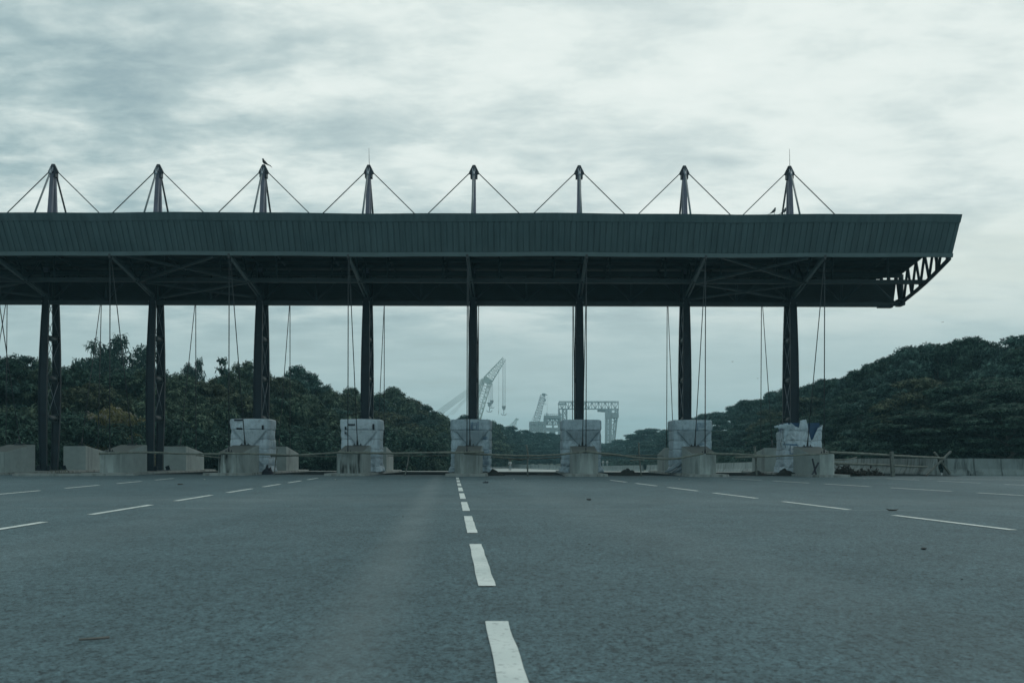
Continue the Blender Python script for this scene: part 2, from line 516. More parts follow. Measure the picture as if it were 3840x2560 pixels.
# longitudinal members
b = MB()
for y in (YF + 3.2, YR - 3.2):
    b.beam((XL, y, zb_(y) + .06), (XR + .15, y, zb_(y) + .06), .2, .19)
b.build('longitudinal_tube', M['brace'], canopy)
b = MB()
b.beam((XL, YC + .05, 8.53), (XR - .55, YC + .05, 8.53), .30, .20)
b.beam((XL, YC, 9.98), (XR, YC, 9.98), .18, .18)
x = COLX[0]; k = 0
while x < XR - .8:
    b.tube((x, YC, 8.65), (x, YC, 9.9), .055, 6)
    xm = min(x + 1.32, XR - .2)
    b.tube((x, YC, 8.66), (xm, YC, 9.88), .05, 6); b.tube((xm, YC, 9.88), (min(x + 2.64, XR - .3), YC, 8.66), .05, 6)
    x += 2.64
b.build('longitudinal_truss', M['brace'], canopy)
# ribbed gutter panel behind the column line
b = MB()
nz = 9
for i in range(nz):
    z0 = 8.74 + (9.86 - 8.74) * i / nz; z1 = 8.74 + (9.86 - 8.74) * (i + 1) / nz
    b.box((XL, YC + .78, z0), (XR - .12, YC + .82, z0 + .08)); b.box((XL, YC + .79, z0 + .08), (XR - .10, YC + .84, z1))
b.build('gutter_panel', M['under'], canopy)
b = MB()
b.beam((XR - 1.25, YC - .15, 8.40), (XR - .55, YC - .15, 8.40), .34, .10)
b.beam((XR - .62, YC - .1, 8.46), (XR + .05, YC + .15, 8.62), .16, .12)
b.box((XR - .12, YC - .12, 8.50), (XR + .14, YC + .55, 8.84))
b.build('bracket', M['steel'], canopy)
# end truss
b = MB()
for sg in (-1, 1):
    ye = YC + sg * (YC - YF)
    ch = []
    for i in range(7):
        y = ye - sg * .35 + (YC - (ye - sg * .35)) * i / 6
        sag = -.10 * sin(pi * i / 6)
        ch.append((XR, y, zb_(y) + sag + .05))
    b.path(ch, .095, 8)
    b.tube((XR, ye, zt_(ye)), (XR, YC, zt_(YC)), .095, 8)
    seq = []
    for i in range(11):
        y = ye - sg * .5 + (YC - sg * -.25 - (ye - sg * .5)) * i / 10
        seq.append((XR, y, (zb_(y) - .02) if i % 2 == 0 else zt_(y)))
    for p, q in zip(seq[:-1], seq[1:]): b.tube(p, q, .068, 8)
b.tube((XR, YC + .1, 8.6), (XR, YC + .1, 10.05), .13, 8)
b.tube((XR, YF + 1.7, zb_(YF + 1.7)), (XR, YF + 1.7, zt_(YF + 1.7)), .075, 8)
b.build('end_truss', M['steel'], canopy)
# transverse frames: lower-chord struts to every column
for X in COLX:
    for ye, sg in ((YF, -1), (YR, 1)):
        b = MB()
        p0 = Vector((X, ye - sg * .12, ZE - .02)); p2 = Vector((X, YC + sg * .62, 8.74))
        pm = p0.lerp(p2, .55)
        g = (p2 - p0).normalized()
        b.beam(p0, pm - g * .04, .15, .15)
        for dx in (-.075, .075): b.beam(pm + Vector((dx, 0, 0)), p2 + Vector((dx, 0, 0)), .075, .11)
        b.beam(pm - g * .15 + Vector((0, 0, .02)), pm + g * .15 + Vector((0, 0, .02)), .24, .06)
        b.build('strut', M['strut'], canopy)
    b = MB()
    for sg in (-1, 1):
        ye = YC + sg * (YC - YF)
        b.tube((X, ye, zt_(ye)), (X, YC, zt_(YC)), .085, 8)
        ys = [ye - sg * d for d in (.3, 1.6, 3.2, 4.5, 5.6)]
        for i in range(4):
            y0, y1 = ys[i], ys[i + 1]
            b.tube((X, y0, zt_(y0) if i % 2 else zb_(y0)), (X, y1, zb_(y1) if i % 2 else zt_(y1)), .05, 6)
    b.build('frame_truss', M['steel'], canopy)
# intermediate rafters under the roof (diagonal shadows between the bays)
b = MB()
for i in range(20):
    x = COLX[0] + 2.64 * i + 1.32
    if x > XR - .5: break
    for sg in (-1, 1):
        ye = YC + sg * (YC - YF)
        b.tube((x, ye, zt_(ye) - .05), (x, YC, zt_(YC) - .05), .06, 6)
        ym = YC + sg * 2.7
        b.tube((x, ym, zb_(ym)), (x, ym, zt_(ym)), .05, 6)
b.build('rafter', M['brace'], canopy)
# plan bracing in the braced bays
for k in (0, 2, 7):
    xa, xb = COLX[k], COLX[k + 1]
    ym = YF + 3.2
    b = MB()
    for (p, q) in (((xa + .7, YF + .1, ZE - .05), (xb - .1, ym - .1, zb_(ym))), ((xb - .7, YF + .1, ZE - .08), (xa + .1, ym - .1, zb_(ym) - .03)),
                   ((xa + .1, ym + .1, zb_(ym)), (xb - .25, YC - .5, 8.74)), ((xb - .1, ym + .1, zb_(ym) - .03), (xa + .25, YC - .5, 8.70))):
        b.beam(p, q, .10, .10)
    b.build('plan_brace', M['brace'], canopy)
# columns with masts, stays and tie cables
for ci, X in enumerate(COLX):
    col = MB()
    col.box((X - .42, YC - 1.25, .10), (X + .42, YC + .75, .135))
    for y in (-1.15, .55):
        col.beam((X - .27, YC + y + .2, .135), (X - .2, YC + y + .2, .34), .03, .2); col.beam((X + .27, YC + y + .2, .135), (X + .2, YC + y + .2, .34), .03, .2)
    col = col.build('column', M['steel'], canopy)
    for sg, (yt, ym, yb) in ((-1, (49.28, 48.98, 49.08)), (1, (50.32, 50.44, 50.22))):
        b = MB()
        zs = [.135, 1.5, 3.0, 4.5, 6.0, 7.4, 8.5, 9.9]
        prev = None
        for z in zs:
            t = (z - .135) / (8.5 - .135)
            y = yb + (yt - yb) * t + (ym - (yb + yt) / 2) * sin(pi * min(max(t, 0), 1))
            if z > 9: y = yt + (-.02 if sg < 0 else .08) * 0
            wx = .165 + .045 * sin(pi * min(t, 1)); wy = .045
            cur = (y, z, wx, wy)
            if prev:
                y0, z0, a0, c0 = prev

                def ring(y, z, a, c): return [(X - a, y - c, z), (X + a, y - c, z), (X + a, y + c, z), (X - a, y + c, z)]
                b.hexa(ring(y0, z0, a0, c0), ring(y, z, wx, wy))
                for sx in (-1, 1):       # flange lips
                    xa, xb2 = sx * (a0 - .02), sx * (wx - .02)
                    b.beam((X + xa, y0 - c0 - .025, z0), (X + xb2, y - wy - .025, z), .035, .05, (0, 1, 0))
            prev = cur
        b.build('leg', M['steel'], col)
        b = MB()
        y0 = yt; y1 = YC + sg * .075
        n0, n1 = .125, .085
        b.hexa([(X - n0, y0 - .12, 9.9), (X + n0, y0 - .12, 9.9), (X + n0, y0 + .12, 9.9), (X - n0, y0 + .12, 9.9)],
               [(X - n1, y1 - .07, 15.15), (X + n1, y1 - .07, 15.15), (X + n1, y1 + .07, 15.15), (X - n1, y1 + .07, 15.15)])
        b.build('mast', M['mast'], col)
    for z in (2.73, 4.70, 6.69):
        b = MB()
        b.tube((X, 49.08, z), (X, 50.40, z), .145, 12)
        b.beam((X, 49.24, z - .2), (X, 49.24, z + .2), .30, .03, (0, 1, 0)); b.beam((X, 50.16, z - .2), (X, 50.16, z + .2), .30, .03, (0, 1, 0))
        b.build('spacer_tube', M['brace'], col)
    b = MB()
    for z0, z1 in ((2.85, 4.58), (4.83, 6.55), (6.85, 8.5)):
        for dx in (-.16, .16):
            b.tube((X + dx, 49.15, z0), (X + dx, 50.3, z1), .016, 6); b.tube((X + dx, 50.3, z0), (X + dx, 49.15, z1), .016, 6)
    b.build('cross_rod', M['clevis'], col)
    # mast head: hat shaped plates
    hd = MB()
    prof = [(-.24, 15.02), (-.25, 15.10), (-.07, 15.47), (.07, 15.47), (.25, 15.10), (.24, 15.02), (.10, 14.98), (-.10, 14.98)]
    hd.hexa([(X + p[0], YC - .05, p[1]) for p in prof], [(X + p[0], YC + .05, p[1]) for p in prof])
    hd.hexa([(X - .05, YC + p[0], p[1] - .003) for p in prof][::-1], [(X + .05, YC + p[0], p[1] - .003) for p in prof][::-1])
    hd.box((X - .175, YC - .16, 14.80), (X + .175, YC + .16, 15.06))
    hd.build('mast_head', M['cap'], col)
    ends = {'l': (X - 5.05, YC, 10.34), 'r': (X + 5.05, YC, 10.34), 'f': (X, 46.85, 10.66), 'b': (X, 53.15, 10.66)}
    for key, e in ends.items():
        st = {'l': (X - .22, YC, 15.08), 'r': (X + .22, YC, 15.08), 'f': (X, YC - .22, 15.14), 'b': (X, YC + .22, 15.14)}[key]
        b = MB(); b.tube(st, e, .026 if key in 'lr' else .05, 6)
        so = b.build('stay_rod', M['cable'] if key in 'lrb' else M['strut'], col)
        if key in 'fb':
            d = (Vector(e) - Vector(st)).normalized(); s0 = Vector(st)
            b = MB()
            for dx in (-.055, .055): b.beam(s0 - d * .12 + Vector((dx, 0, 0)), s0 + d * .12 + Vector((dx, 0, 0)), .035, .08)
            b.tube(s0 + d * .12, s0 + d * .34, .06, 8)
            b.build('clevis', M['clevis'], so)
    if ci in (4, 8):
        b = MB(); b.tube((X + .02, YC, 15.46), (X, YC, 16.33), .014, 6, .008)
        b.build('lightning_rod', M['cable'], col)
    # tie cables down to the anchor blocks
    for sg, ye in ((-1, YF), (1, YR - .1)):
        yl = YC + sg * 5.85
        lean = {0: -.1, 1: -.22}.get(ci, 0) if sg > 0 else 0
        b = MB(); b.tube((X, ye - sg * .04, ZE - .10), (X + lean, yl, 1.05), .023, 6)
        b.box((X - .05, ye - .05, ZE - .16), (X + .05, ye + .05, ZE + .06))
        c = b.build('tie_cable', M['cable'], canopy)
        b = MB(); b.tube((X + lean, yl, 1.02), (X + lean, yl, 1.32), .04, 8, .026); b.build('turnbuckle', M['cable'], c)
        y2 = YC + sg * 3.25
        zt2 = 1.37 if sg < 0 else 1.36
        b = MB(); b.tube((X + .02, ye - sg * .12, ZE - .08), (X, y2, zt2), .021, 6)
        c = b.build('tie_cable', M['cable'], canopy)
        dd = (Vector((X + .02, ye - sg * .12, ZE)) - Vector((X, y2, zt2))).normalized()
        e0 = Vector((X, y2, zt2))
        b = MB(); b.tube(e0 - dd * .02, e0 + dd * .45, .05, 8, .025); b.build('turnbuckle', M['cable'], c)

# ------------------------------------------------------------------ islands and anchor blocks
ISL = ['first island kerb']


def stadium(X, y0, y1, w, nose, n=8):
    pts = []
    for i in range(n + 1):
        t = pi + pi * i / n
        pts.append((X + w / 2 * cos(t), y0 + nose + nose * sin(t)))
    for i in range(n + 1):
        t = pi * i / n
        pts.append((X + w / 2 * cos(t), y1 - nose + nose * sin(t)))
    return pts


for ci, X in enumerate(COLX):
    b = MB()
    w = 1.86
    p = stadium(X, 42.85, 57.1, w, .55)
    b.hexa([(x, y, -.02) for x, y in p], [(x * 1 - (x - X) * .03, y, .10) for x, y in p])
    tag(b.build('island_kerb', M['kerb']), kind='structure')
b = MB()
p = [(-21.2, 41.5), (-20.9, 41.05), (-20.2, 40.9), (-17.4, 42.2), (-16.6, 42.7), (-16.6, 43.2), (-19.0, 43.4), (-21.1, 42.2)]
b.hexa([(x, y, -.02) for x, y in p], [(x, y, .085) for x, y in p])
tag(b.build('island_kerb', M['kerb']), kind='structure')


def anchor_block(X, sg):
    """wedge block with rounded low nose; sg -1 in front of the columns, 1 behind"""
    b = MB()
    secs = []
    n = 7
    hw, nw = .585, .315
    L0, L1 = 6.15, 3.0 if sg < 0 else 2.45      # distance of nose and back from the column line
    outline = []      # (dist, halfwidth)
    outline.append((L0, .28)); outline.append((L0 - .04, nw))
    for i in range(1, n + 1):
        t = i / n
        outline.append((L0 - .04 - .85 * t, nw + (hw - nw) * sin(t * pi / 2)))
    outline.append((L0 - 1.6, hw)); outline.append((L0 - 2.3, hw)); outline.append((L1, hw))

    def top(d):
        if d > L0 - .62: return 1.01
        t = (L0 - .62 - d) / (L0 - .62 - (L1 + .25))
        return 1.01 + (1.36 - 1.01) * min(1, t)
    # insert break at the shelf edge
    secs = sorted(outline, reverse=True)
    allp = []
    for i, (d, w) in enumerate(secs):
        allp.append((d, w))
        if i + 1 < len(secs):
            for br in (L0 - .62, L1 + .25):
                d2, w2 = secs[i + 1]
                if d > br + .01 and d2 < br - .01:
                    t = (d - br) / (d - d2); allp.append((br, w + (w2 - w) * t))
    allp.sort(reverse=True)
    m = len(allp)
    V = lambda s, d, z: (X + s, YC + sg * d, z)
    for (d0, w0), (d1, w1) in zip(allp[:-1], allp[1:]):
        z0, z1 = top(d0), top(d1)
        c = .025
        for s in (-1, 1):
            q = [V(s * w0, d0, .1), V(s * w1, d1, .1), V(s * w1, d1, z1 - c), V(s * w0, d0, z0 - c)]
            b.quad(*(q if (s * sg) < 0 else q[::-1]))
            q = [V(s * w0, d0, z0 - c), V(s * w1, d1, z1 - c), V(s * (w1 - c), d1, z1), V(s * (w0 - c), d0, z0)]
            b.quad(*(q if (s * sg) < 0 else q[::-1]))
        q = [V(-w0 + c, d0, z0), V(w0 - c, d0, z0), V(w1 - c, d1, z1), V(-w1 + c, d1, z1)]
        b.quad(*(q if sg < 0 else q[::-1]))
    for (d, w), fl in ((allp[0], 1), (allp[-1], -1)):
        q = [V(-w, d, .1), V(w, d, .1), V(w, d, top(d) - .025), V(w - .025, d, top(d)), V(-w + .025, d, top(d)), V(-w, d, top(d) - .025)]
        b.poly(q if sg * fl < 0 else q[::-1])
    return b


def stained(seed, amount):
    """block concrete with dirt runs of its own below the shelf"""
    return M['block']


FRONT_LABEL = {0: 'pale concrete wedge block cut off by the left edge, no rail on it',
               1: 'long pale concrete wedge block beside second steel column, bamboo end on its nose',
               2: 'concrete wedge block with dark-streaked left nose before leftmost wrapped booth',
               3: 'concrete wedge block with black mould on left nose, second wrapped booth behind',
               4: 'squarely seen concrete wedge block before the booth under the big crane',
               5: 'concrete wedge block with two rust runs where two bamboo poles meet high',
               6: 'concrete wedge block with one dark streak on right nose, crumpled sheeting at left foot',
               7: 'concrete wedge block with crossed dark planks leaning on it'}
REAR_LABEL = {0: 'rear concrete wedge block between first and second columns, dark near face',
              1: 'rear concrete wedge block just right of the second steel column',
              2: 'rear concrete wedge block half hidden by leftmost wrapped booth',
              3: 'sliver of rear concrete block behind second wrapped booth',
              6: 'thin rear concrete block left of the fifth wrapped booth',
              7: 'rear concrete wedge block left of the torn blue booth'}
for ci, X in enumerate(COLX):
    k = ci - 1
    for sg, lab in ((-1, FRONT_LABEL), (1, REAR_LABEL)):
        if k not in lab: continue
        root = thing('concrete_block', (X, YC + sg * 4.5, .1), lab[k], 'concrete block', 'concrete wedge blocks anchoring the canopy cables')
        anchor_block(X, sg).build('body', M['block_mouldy' if sg < 0 and k in (2, 3) else 'block'], root)
        b = MB()
        b.box((X - .2, YC + sg * 3.25 - .16, 1.33), (X + .2, YC + sg * 3.25 + .16, 1.385))
        for dx in (-.15, .15): b.tube((X + dx, YC + sg * 3.25, 1.385), (X + dx, YC + sg * 3.25, 1.45), .03, 6)
        b.build('anchor_plate', M['cable'], root)
        b = MB()
        b.box((X - .16, YC + sg * 5.85 - .12, 1.012), (X + .16, YC + sg * 5.85 + .12, 1.045))
        for dx in (-.12, .12): b.tube((X + dx, YC + sg * 5.85, 1.045), (X + dx, YC + sg * 5.85, 1.12), .022, 6)
        b.build('anchor_plate', M['cable'], root)

# ------------------------------------------------------------------ wrapped booths
YB0, YB1 = 47.35, 48.85
ROPES = [2.12, 1.66, 1.22, .78, .42]


def rr_loop(hx, hy, r, n):
    """n points round a rounded rectangle starting mid-front, going to +x"""
    per = []
    segs = []
    pts = []
    cs = [(hx - r, -hy + r, -pi / 2), (hx - r, hy - r, 0), (-hx + r, hy - r, pi / 2), (-hx + r, -hy + r, pi)]
    raw = []
    for cx, cy, a0 in cs:
        for i in range(9):
            t = a0 + pi / 2 * i / 8
            raw.append((cx + r * cos(t), cy + r * sin(t), cos(t), sin(t)))
    raw = [(0, -hy, 0, -1)] + raw + [(0, -hy, 0, -1)]
    L = [0]
    for p, q in zip(raw[:-1], raw[1:]): L.append(L[-1] + math.hypot(q[0] - p[0], q[1] - p[1]))
    out = []
    j = 0
    for i in range(n):
        s = L[-1] * i / n
        while L[j + 1] < s: j += 1
        t = (s - L[j]) / max(1e-6, L[j + 1] - L[j])
        p, q = raw[j], raw[j + 1]
        nx, ny = p[2] + (q[2] - p[2]) * t, p[3] + (q[3] - p[3]) * t
        l = math.hypot(nx, ny)
        out.append((p[0] + (q[0] - p[0]) * t, p[1] + (q[1] - p[1]) * t, nx / l, ny / l))
    return out


def booth_profile(z, seed):
    """how far the sheeting stands out of the booth box at height z"""
    e = .0
    if z > 2.14: e += .035
    pin = min(abs(z - r) for r in ROPES)
    e += .016 * min(1, (pin / .10)) ** .6
    if z < .45: e += .16 * (1 - z / .45) ** 1.3
    return e


def make_booth(X, seed, label, mat, torn=False):
    root = thing('toll_booth', (X, (YB0 + YB1) / 2, .1), label, 'toll booth', 'toll booths wrapped in plastic sheeting')
    rnd = random.Random(seed)
    yc = (YB0 + YB1) / 2 + .1
    hx, hy = .91, (YB1 - YB0) / 2
    nu, nv = 168, 84
    zt = 2.62

    def surf(i, z, extra=0.0):
        x, y, nx, ny = base[i]
        e = booth_profile(z, seed)
        ang = i / nu * 2 * pi
        corner = min(abs(abs(x) - hx), 9) + min(abs(abs(y) - hy), 9)
        fold = noise.noise(Vector((x * 7 + seed * 3.1, y * 7, z * .8))) * .05
        crumple = noise.fractal(Vector((x * 2.2 + seed, y * 2.2, z * 2.2)), .8, 2.1, 4) * .05
        low = max(0, (.75 - z) / .75)
        e += fold * (1 + low) + crumple * (.6 + 2.2 * low)
        # folds running down from the upper corners to the middle of the front
        if ny < -.5 and z < 2.12:
            for s, cxx in ((-1, .05), (1, .1)):
                d = abs((s * x + .0) - (hx - .1) * (z - 1.2) / .92)
                e += .035 * math.exp(-(d / .05) ** 2)
        e += extra
        return Vector((X + x + nx * e, yc + y + ny * e, z))
    base = rr_loop(hx, hy, .14, nu)
    zs = [.11 + (zt - .11) * j / nv for j in range(nv + 1)]
    b = MB()

    def limit(i):
        """height at which the torn sheeting ends in column i"""
        if not torn: return zt
        x, y, nx, ny = base[i]
        r = .05 * noise.noise(Vector((x * 9, y * 9, seed))) + .03 * noise.noise(Vector((x * 31, y * 31, seed)))
        if y < -hy + .3:
            pts = [(-.95, 2.1), (-.8, 2.22), (-.62, 2.46), (-.42, 2.36), (-.2, 2.26), (-.17, 2.60), (.12, 2.68), (.30, 1.98), (.36, 1.66), (.45, 1.72), (.64, 2.10), (.66, 2.22), (.80, 2.30), (.95, 2.44)]
            x = min(max(x, -.95), .95)
            for (xa, za), (xb, zb) in zip(pts[:-1], pts[1:]):
                if xa <= x <= xb: return za + (zb - za) * (x - xa) / (xb - xa) + r * .6
        if x < -hx + .2: return 2.05 + r * 3
        return 2.4 + r
    idx = {}
    lims = [limit(i) for i in range(nu)]
    for j, z0 in enumerate(zs):
        for i in range(nu):
            z = .11 + (z0 - .11) * (lims[i] - .11) / (zt - .11)
            p = surf(i, z)
            if z > zt - .07 and not torn:      # round over to the top
                t = (z - (zt - .07)) / .07
                x, y, nx, ny = base[i]
                p = p - Vector((nx, ny, 0)) * .06 * t * t
            if j == 0: p.z += .10 * abs(noise.noise(Vector((i * .33, seed, 0))))
            idx[i, j] = len(b.v); b.v.append(p)
    for j in range(nv):
        for i in range(nu):
            i2 = (i + 1) % nu
            b.f.append((idx[i, j], idx[i2, j], idx[i2, j + 1], idx[i, j + 1])); b.sm.append(True)
    if not torn:
        c = len(b.v)
        b.v.append(Vector((X, yc, zt + .05)))
        for i in range(nu):
            b.f.append((idx[i, nv], idx[(i + 1) % nu, nv], c)); b.sm.append(True)
    sh = b.build('sheeting', mat, root)
    so = sh.modifiers.new('thick', 'SOLIDIFY'); so.thickness = .012; so.offset = -1
    for r in ROPES:
        if torn and r > 2: continue
        rb = MB()
        pts = [surf(i, r + .025 * sin(i * .19 + seed + r * 7), .012) for i in range(0, nu, 3)]
        rb.path(pts + [pts[0]], .008, 5)
        rb.build('rope', M['rope'], root)
    # the booth inside
    b = MB(); b.box((X - hx + .10, yc - hy + .10, .11), (X + hx - .10, yc + hy - .10, 2.5 if torn else 2.4))
    b.build('cabin', M['tarp_blue'] if torn else M['slot'], root)
    return root, surf, base, nu, yc, hx, hy


def on_front(X, surf, base, nu, x, z, off=.02):
    """point on the wrapped front at local x"""
    best = min((i for i in range(nu) if base[i][3] < -.3 or abs(base[i][0]) > 1e9), key=lambda i: abs(base[i][0] - x))
    p = surf(best, z, off)
    return Vector((X + x, p.y, z))


def patch(b, args, x0, z0, x1, z1, off=.025, nx=4, nz=4):
    g = [[on_front(*args, x0 + (x1 - x0) * i / nx, z0 + (z1 - z0) * j / nz, off) for i in range(nx + 1)] for j in range(nz + 1)]
    for j in range(nz):
        for i in range(nx):
            b.quad(g[j][i], g[j][i + 1], g[j + 1][i + 1], g[j + 1][i], True)


def stroke(b, args, pts, w=.018, off=.032):
    for (xa, za), (xb, zb) in zip(pts[:-1], pts[1:]):
        n = max(1, int(math.hypot(xb - xa, zb - za) / .08))
        for i in range(n):
            p = on_front(*args, xa + (xb - xa) * i / n, za + (zb - za) * i / n, off)
            q = on_front(*args, xa + (xb - xa) * (i + 1) / n, za + (zb - za) * (i + 1) / n, off)
            b.beam(p, q, .006, w, (0, 0, 1) if abs(xb - xa) > abs(zb - za) else (1, 0, 0))


def rect(b, args, x0, z0, x1, z1, w=.018):
    stroke(b, args, [(x0, z0), (x1, z0), (x1, z1), (x0, z1), (x0, z0)], w)


def loc(X, xd, yd, Y=47.3):
    p = at(xd, yd, Y); return p.x - X, p.z


booth_info = {}
BOOTHS = [(3, 11, 'leftmost wrapped booth, pale sheeting with three dark slots and V tear', 'tarp', False),
          (4, 23, 'second wrapped booth from left, four small dark slots, mouldy block before it', 'tarp', False),
          (5, 37, 'wrapped booth below the big hazy crane, blue print on its right half', 'tarp_grey', False),
          (6, 41, 'wrapped booth in front of the gantry crane, dark rolled top edge', 'tarp_grey', False),
          (7, 59, 'wrapped booth with crumpled bundle of sheeting at its left foot', 'tarp_grey', False),
          (8, 67, 'torn wrapped booth at right with navy panel showing through', 'tarp', True)]
for ci, seed, label, mt, torn in BOOTHS:
    X = COLX[ci]
    root, surf, base, nu, yc, hx, hy = make_booth(X, seed, label, M[mt], torn)
    args = (X, surf, base, nu)
    booth_info[ci] = (root, args)
    if not torn:      # a second, darker layer hanging as a V from the top edge
        b = MB()
        n, m = 12, 14
        g = []
        for j in range(n + 1):
            z = 2.10 - .90 * j / n
            wd = .82 * (1 - j / n) + .015
            row = []
            for i in range(m + 1):
                t = -1 + 2 * i / m
                xx = wd * t + .06
                yy = (YB0 + YB1) / 2 + .1 - hy - .085 - .012 * sin(pi * abs(t)) - .03 * noise.noise(Vector((xx * 4 + z * 3 * (1 if xx > 0 else -1), z * 1.2, seed)))
                row.append(len(b.v)); b.v.append(Vector((X + xx, yy, z)))
            g.append(row)
        for j in range(n):
            for i in range(m):
                b.f.append((g[j + 1][i], g[j + 1][i + 1], g[j][i + 1], g[j][i])); b.sm.append(True)
        fl = b.build('sheet_flap', M['flap'] if ci > 4 else M['flap_pale'], root)
        fm = fl.modifiers.new('thick', 'SOLIDIFY'); fm.thickness = .012; fm.offset = 1
    slots = {3: [(542, 982, 556, 986), (567, 1012, 581, 1016), (600, 976, 605, 987), (537, 962.5, 556, 966)],
             4: [(798, 973, 815, 977), (855, 973, 859.5, 989), (811, 993, 816, 1001), (791, 979, 795, 996)]}.get(ci, [])
    for xa, ya, xb, yb in slots:
        x0, z1 = loc(X, xa, ya); x1, z0 = loc(X, xb, yb)
        b = MB(); patch(b, args, max(-.95, x0), z0, min(.95, x1), z1, .055)
        b.build('dark_slot', M['slot'], root)
    if ci == 5:
        b = MB()
        rect(b, args, .02, 1.95, .30, 2.44); stroke(b, args, [(.09, 1.9), (.09, 2.5)]); stroke(b, args, [(.36, 1.95), (.36, 2.5)])
        rect(b, args, .05, 2.18, .27, 2.36, .014)
        stroke(b, args, [(.26, 1.72), (.80, 1.78)], .03); stroke(b, args, [(.26, 1.66), (.80, 1.72)], .03); stroke(b, args, [(.26, 1.80), (.26, 1.66)])
        stroke(b, args, [(.32, 1.84), (.40, 1.92), (.40, 1.82)], .02)
        rect(b, args, .62, .72, .82, 1.0); rect(b, args, .64, 1.06, .86, 1.16)
        for z in (.50, .56, .62): stroke(b, args, [(.60, z), (.86, z)], .016)
        b.build('printed_lettering', M['print'], root)
    if ci == 6:
        b = MB()
        rect(b, args, .28, 1.78, .56, 2.08); rect(b, args, .20, 1.42, .27, 2.08, .012)
        for z in (1.92, 2.0): stroke(b, args, [(.31, z), (.52, z)], .014)
        stroke(b, args, [(.33, 1.72), (.33, 1.60), (.40, 1.58), (.42, 1.72)], .022)
        stroke(b, args, [(.47, 1.58), (.47, 1.72), (.54, 1.72), (.54, 1.65), (.47, 1.65)], .022)
        for z in (1.30, 1.38, 1.46): stroke(b, args, [(.29, z), (.40, z)], .014)
        b.build('printed_lettering', M['print'], root)
    if ci == 7:
        b = MB()
        rect(b, args, .22, 1.80, .60, 2.46); stroke(b, args, [(.26, 1.8), (.26, 2.42)], .014)
        for z in (2.28, 2.34, 2.40): stroke(b, args, [(.32, z), (.55, z)], .014)
        stroke(b, args, [(.34, 1.9), (.34, 2.04), (.44, 2.04), (.44, 1.9)], .02); stroke(b, args, [(.34, 1.97), (.44, 1.97)], .02)
        stroke(b, args, [(.1, 1.46), (.55, 1.50)], .016); stroke(b, args, [(.1, 1.42), (.55, 1.46)], .016)
        b.build('printed_lettering', M['print'], root)
        b = MB()      # crumpled bundle of loose sheeting at the foot
        for k in range(6):
            cx, cz = X - .95 + .16 * k, .30 + .10 * sin(k * 1.7)
            secs = []
            for i in range(9):
                t = i / 8
                r = .17 * sin(pi * (.08 + .84 * t)) * (1 + .4 * noise.noise(Vector((k, i * .9, 2))))
                secs.append(((cx - .42 + .75 * t, 47.05 + .16 * noise.noise(Vector((k * 2, i, 1))), cz - .16 + .42 * t + .06 * noise.noise(Vector((i * .7, k, 5)))),
                             r, r * .7, (0, .9, .3), (.3, 0, .95)))
            b.loft(secs, 12)
        b.build('loose_sheeting', M['flap'], root)
    if ci == 8:
        b = MB(); patch(b, args, -.62, 1.06, -.30, 1.42, .03); b.build('printed_patch', M['patch'], root)
        b = MB()
        rect(b, args, -.62, 1.03, -.28, 1.43, .028)
        stroke(b, args, [(-.95, 1.47), (-.30, 1.47)], .05)
        # upright letters U K over a line of small type
        stroke(b, args, [(-.57, 1.39), (-.57, 1.24), (-.48, 1.24), (-.48, 1.39)], .03)
        stroke(b, args, [(-.43, 1.39), (-.43, 1.24)], .03); stroke(b, args, [(-.34, 1.39), (-.43, 1.31), (-.34, 1.24)], .03)
        for x in (-.57, -.52, -.46, -.40, -.35): stroke(b, args, [(x, 1.19), (x, 1.08)], .022)
        b.build('printed_lettering', M['print'], root)
        for k, (p0, p1, r0) in enumerate((((X - .86, 46.95, 2.30), (X - 1.52, 46.8, 2.28), .17), ((X - .88, 46.95, 2.42), (X - 1.06, 46.9, 1.60), .20),
                                          ((X - .62, 46.98, 2.40), (X - 1.02, 46.95, 1.95), .13))):
            b = MB()
            p0, p1 = Vector(p0), Vector(p1); d = (p1 - p0).normalized(); a = d.cross(Vector((0, 1, 0))).normalized()
            secs = []
            for i in range(12):
                t = i / 11
                c = p0.lerp(p1, t) + Vector((.05 * noise.noise(Vector((i * .6, k, 1))), .05 * noise.noise(Vector((i * .6, k, 7))), .07 * noise.noise(Vector((i * .6, k, 3)))))
                r = r0 * (1 - .75 * t) * (1 + .6 * noise.noise(Vector((i * .8, k, 11))))
                secs.append((c, r, r * .35, a, (0, 1, 0)))
            b.loft(secs, 12)
            b.build('torn_shred', M['tarp_grey'], root)
        b = MB()
        b.path([(X - 1.12, 46.9, 2.1), (X - 1.10, 46.9, 1.8), (X - 1.02, 46.92, 1.5), (X - .98, 46.9, 1.3)], .018, 5)
        b.path([(X - 1.15, 46.9, 1.75), (X - 1.22, 46.88, 1.5), (X - 1.2, 46.86, 1.35)], .014, 5)
        b.build('rope', M['rope'], root)

# ------------------------------------------------------------------ bamboo barrier


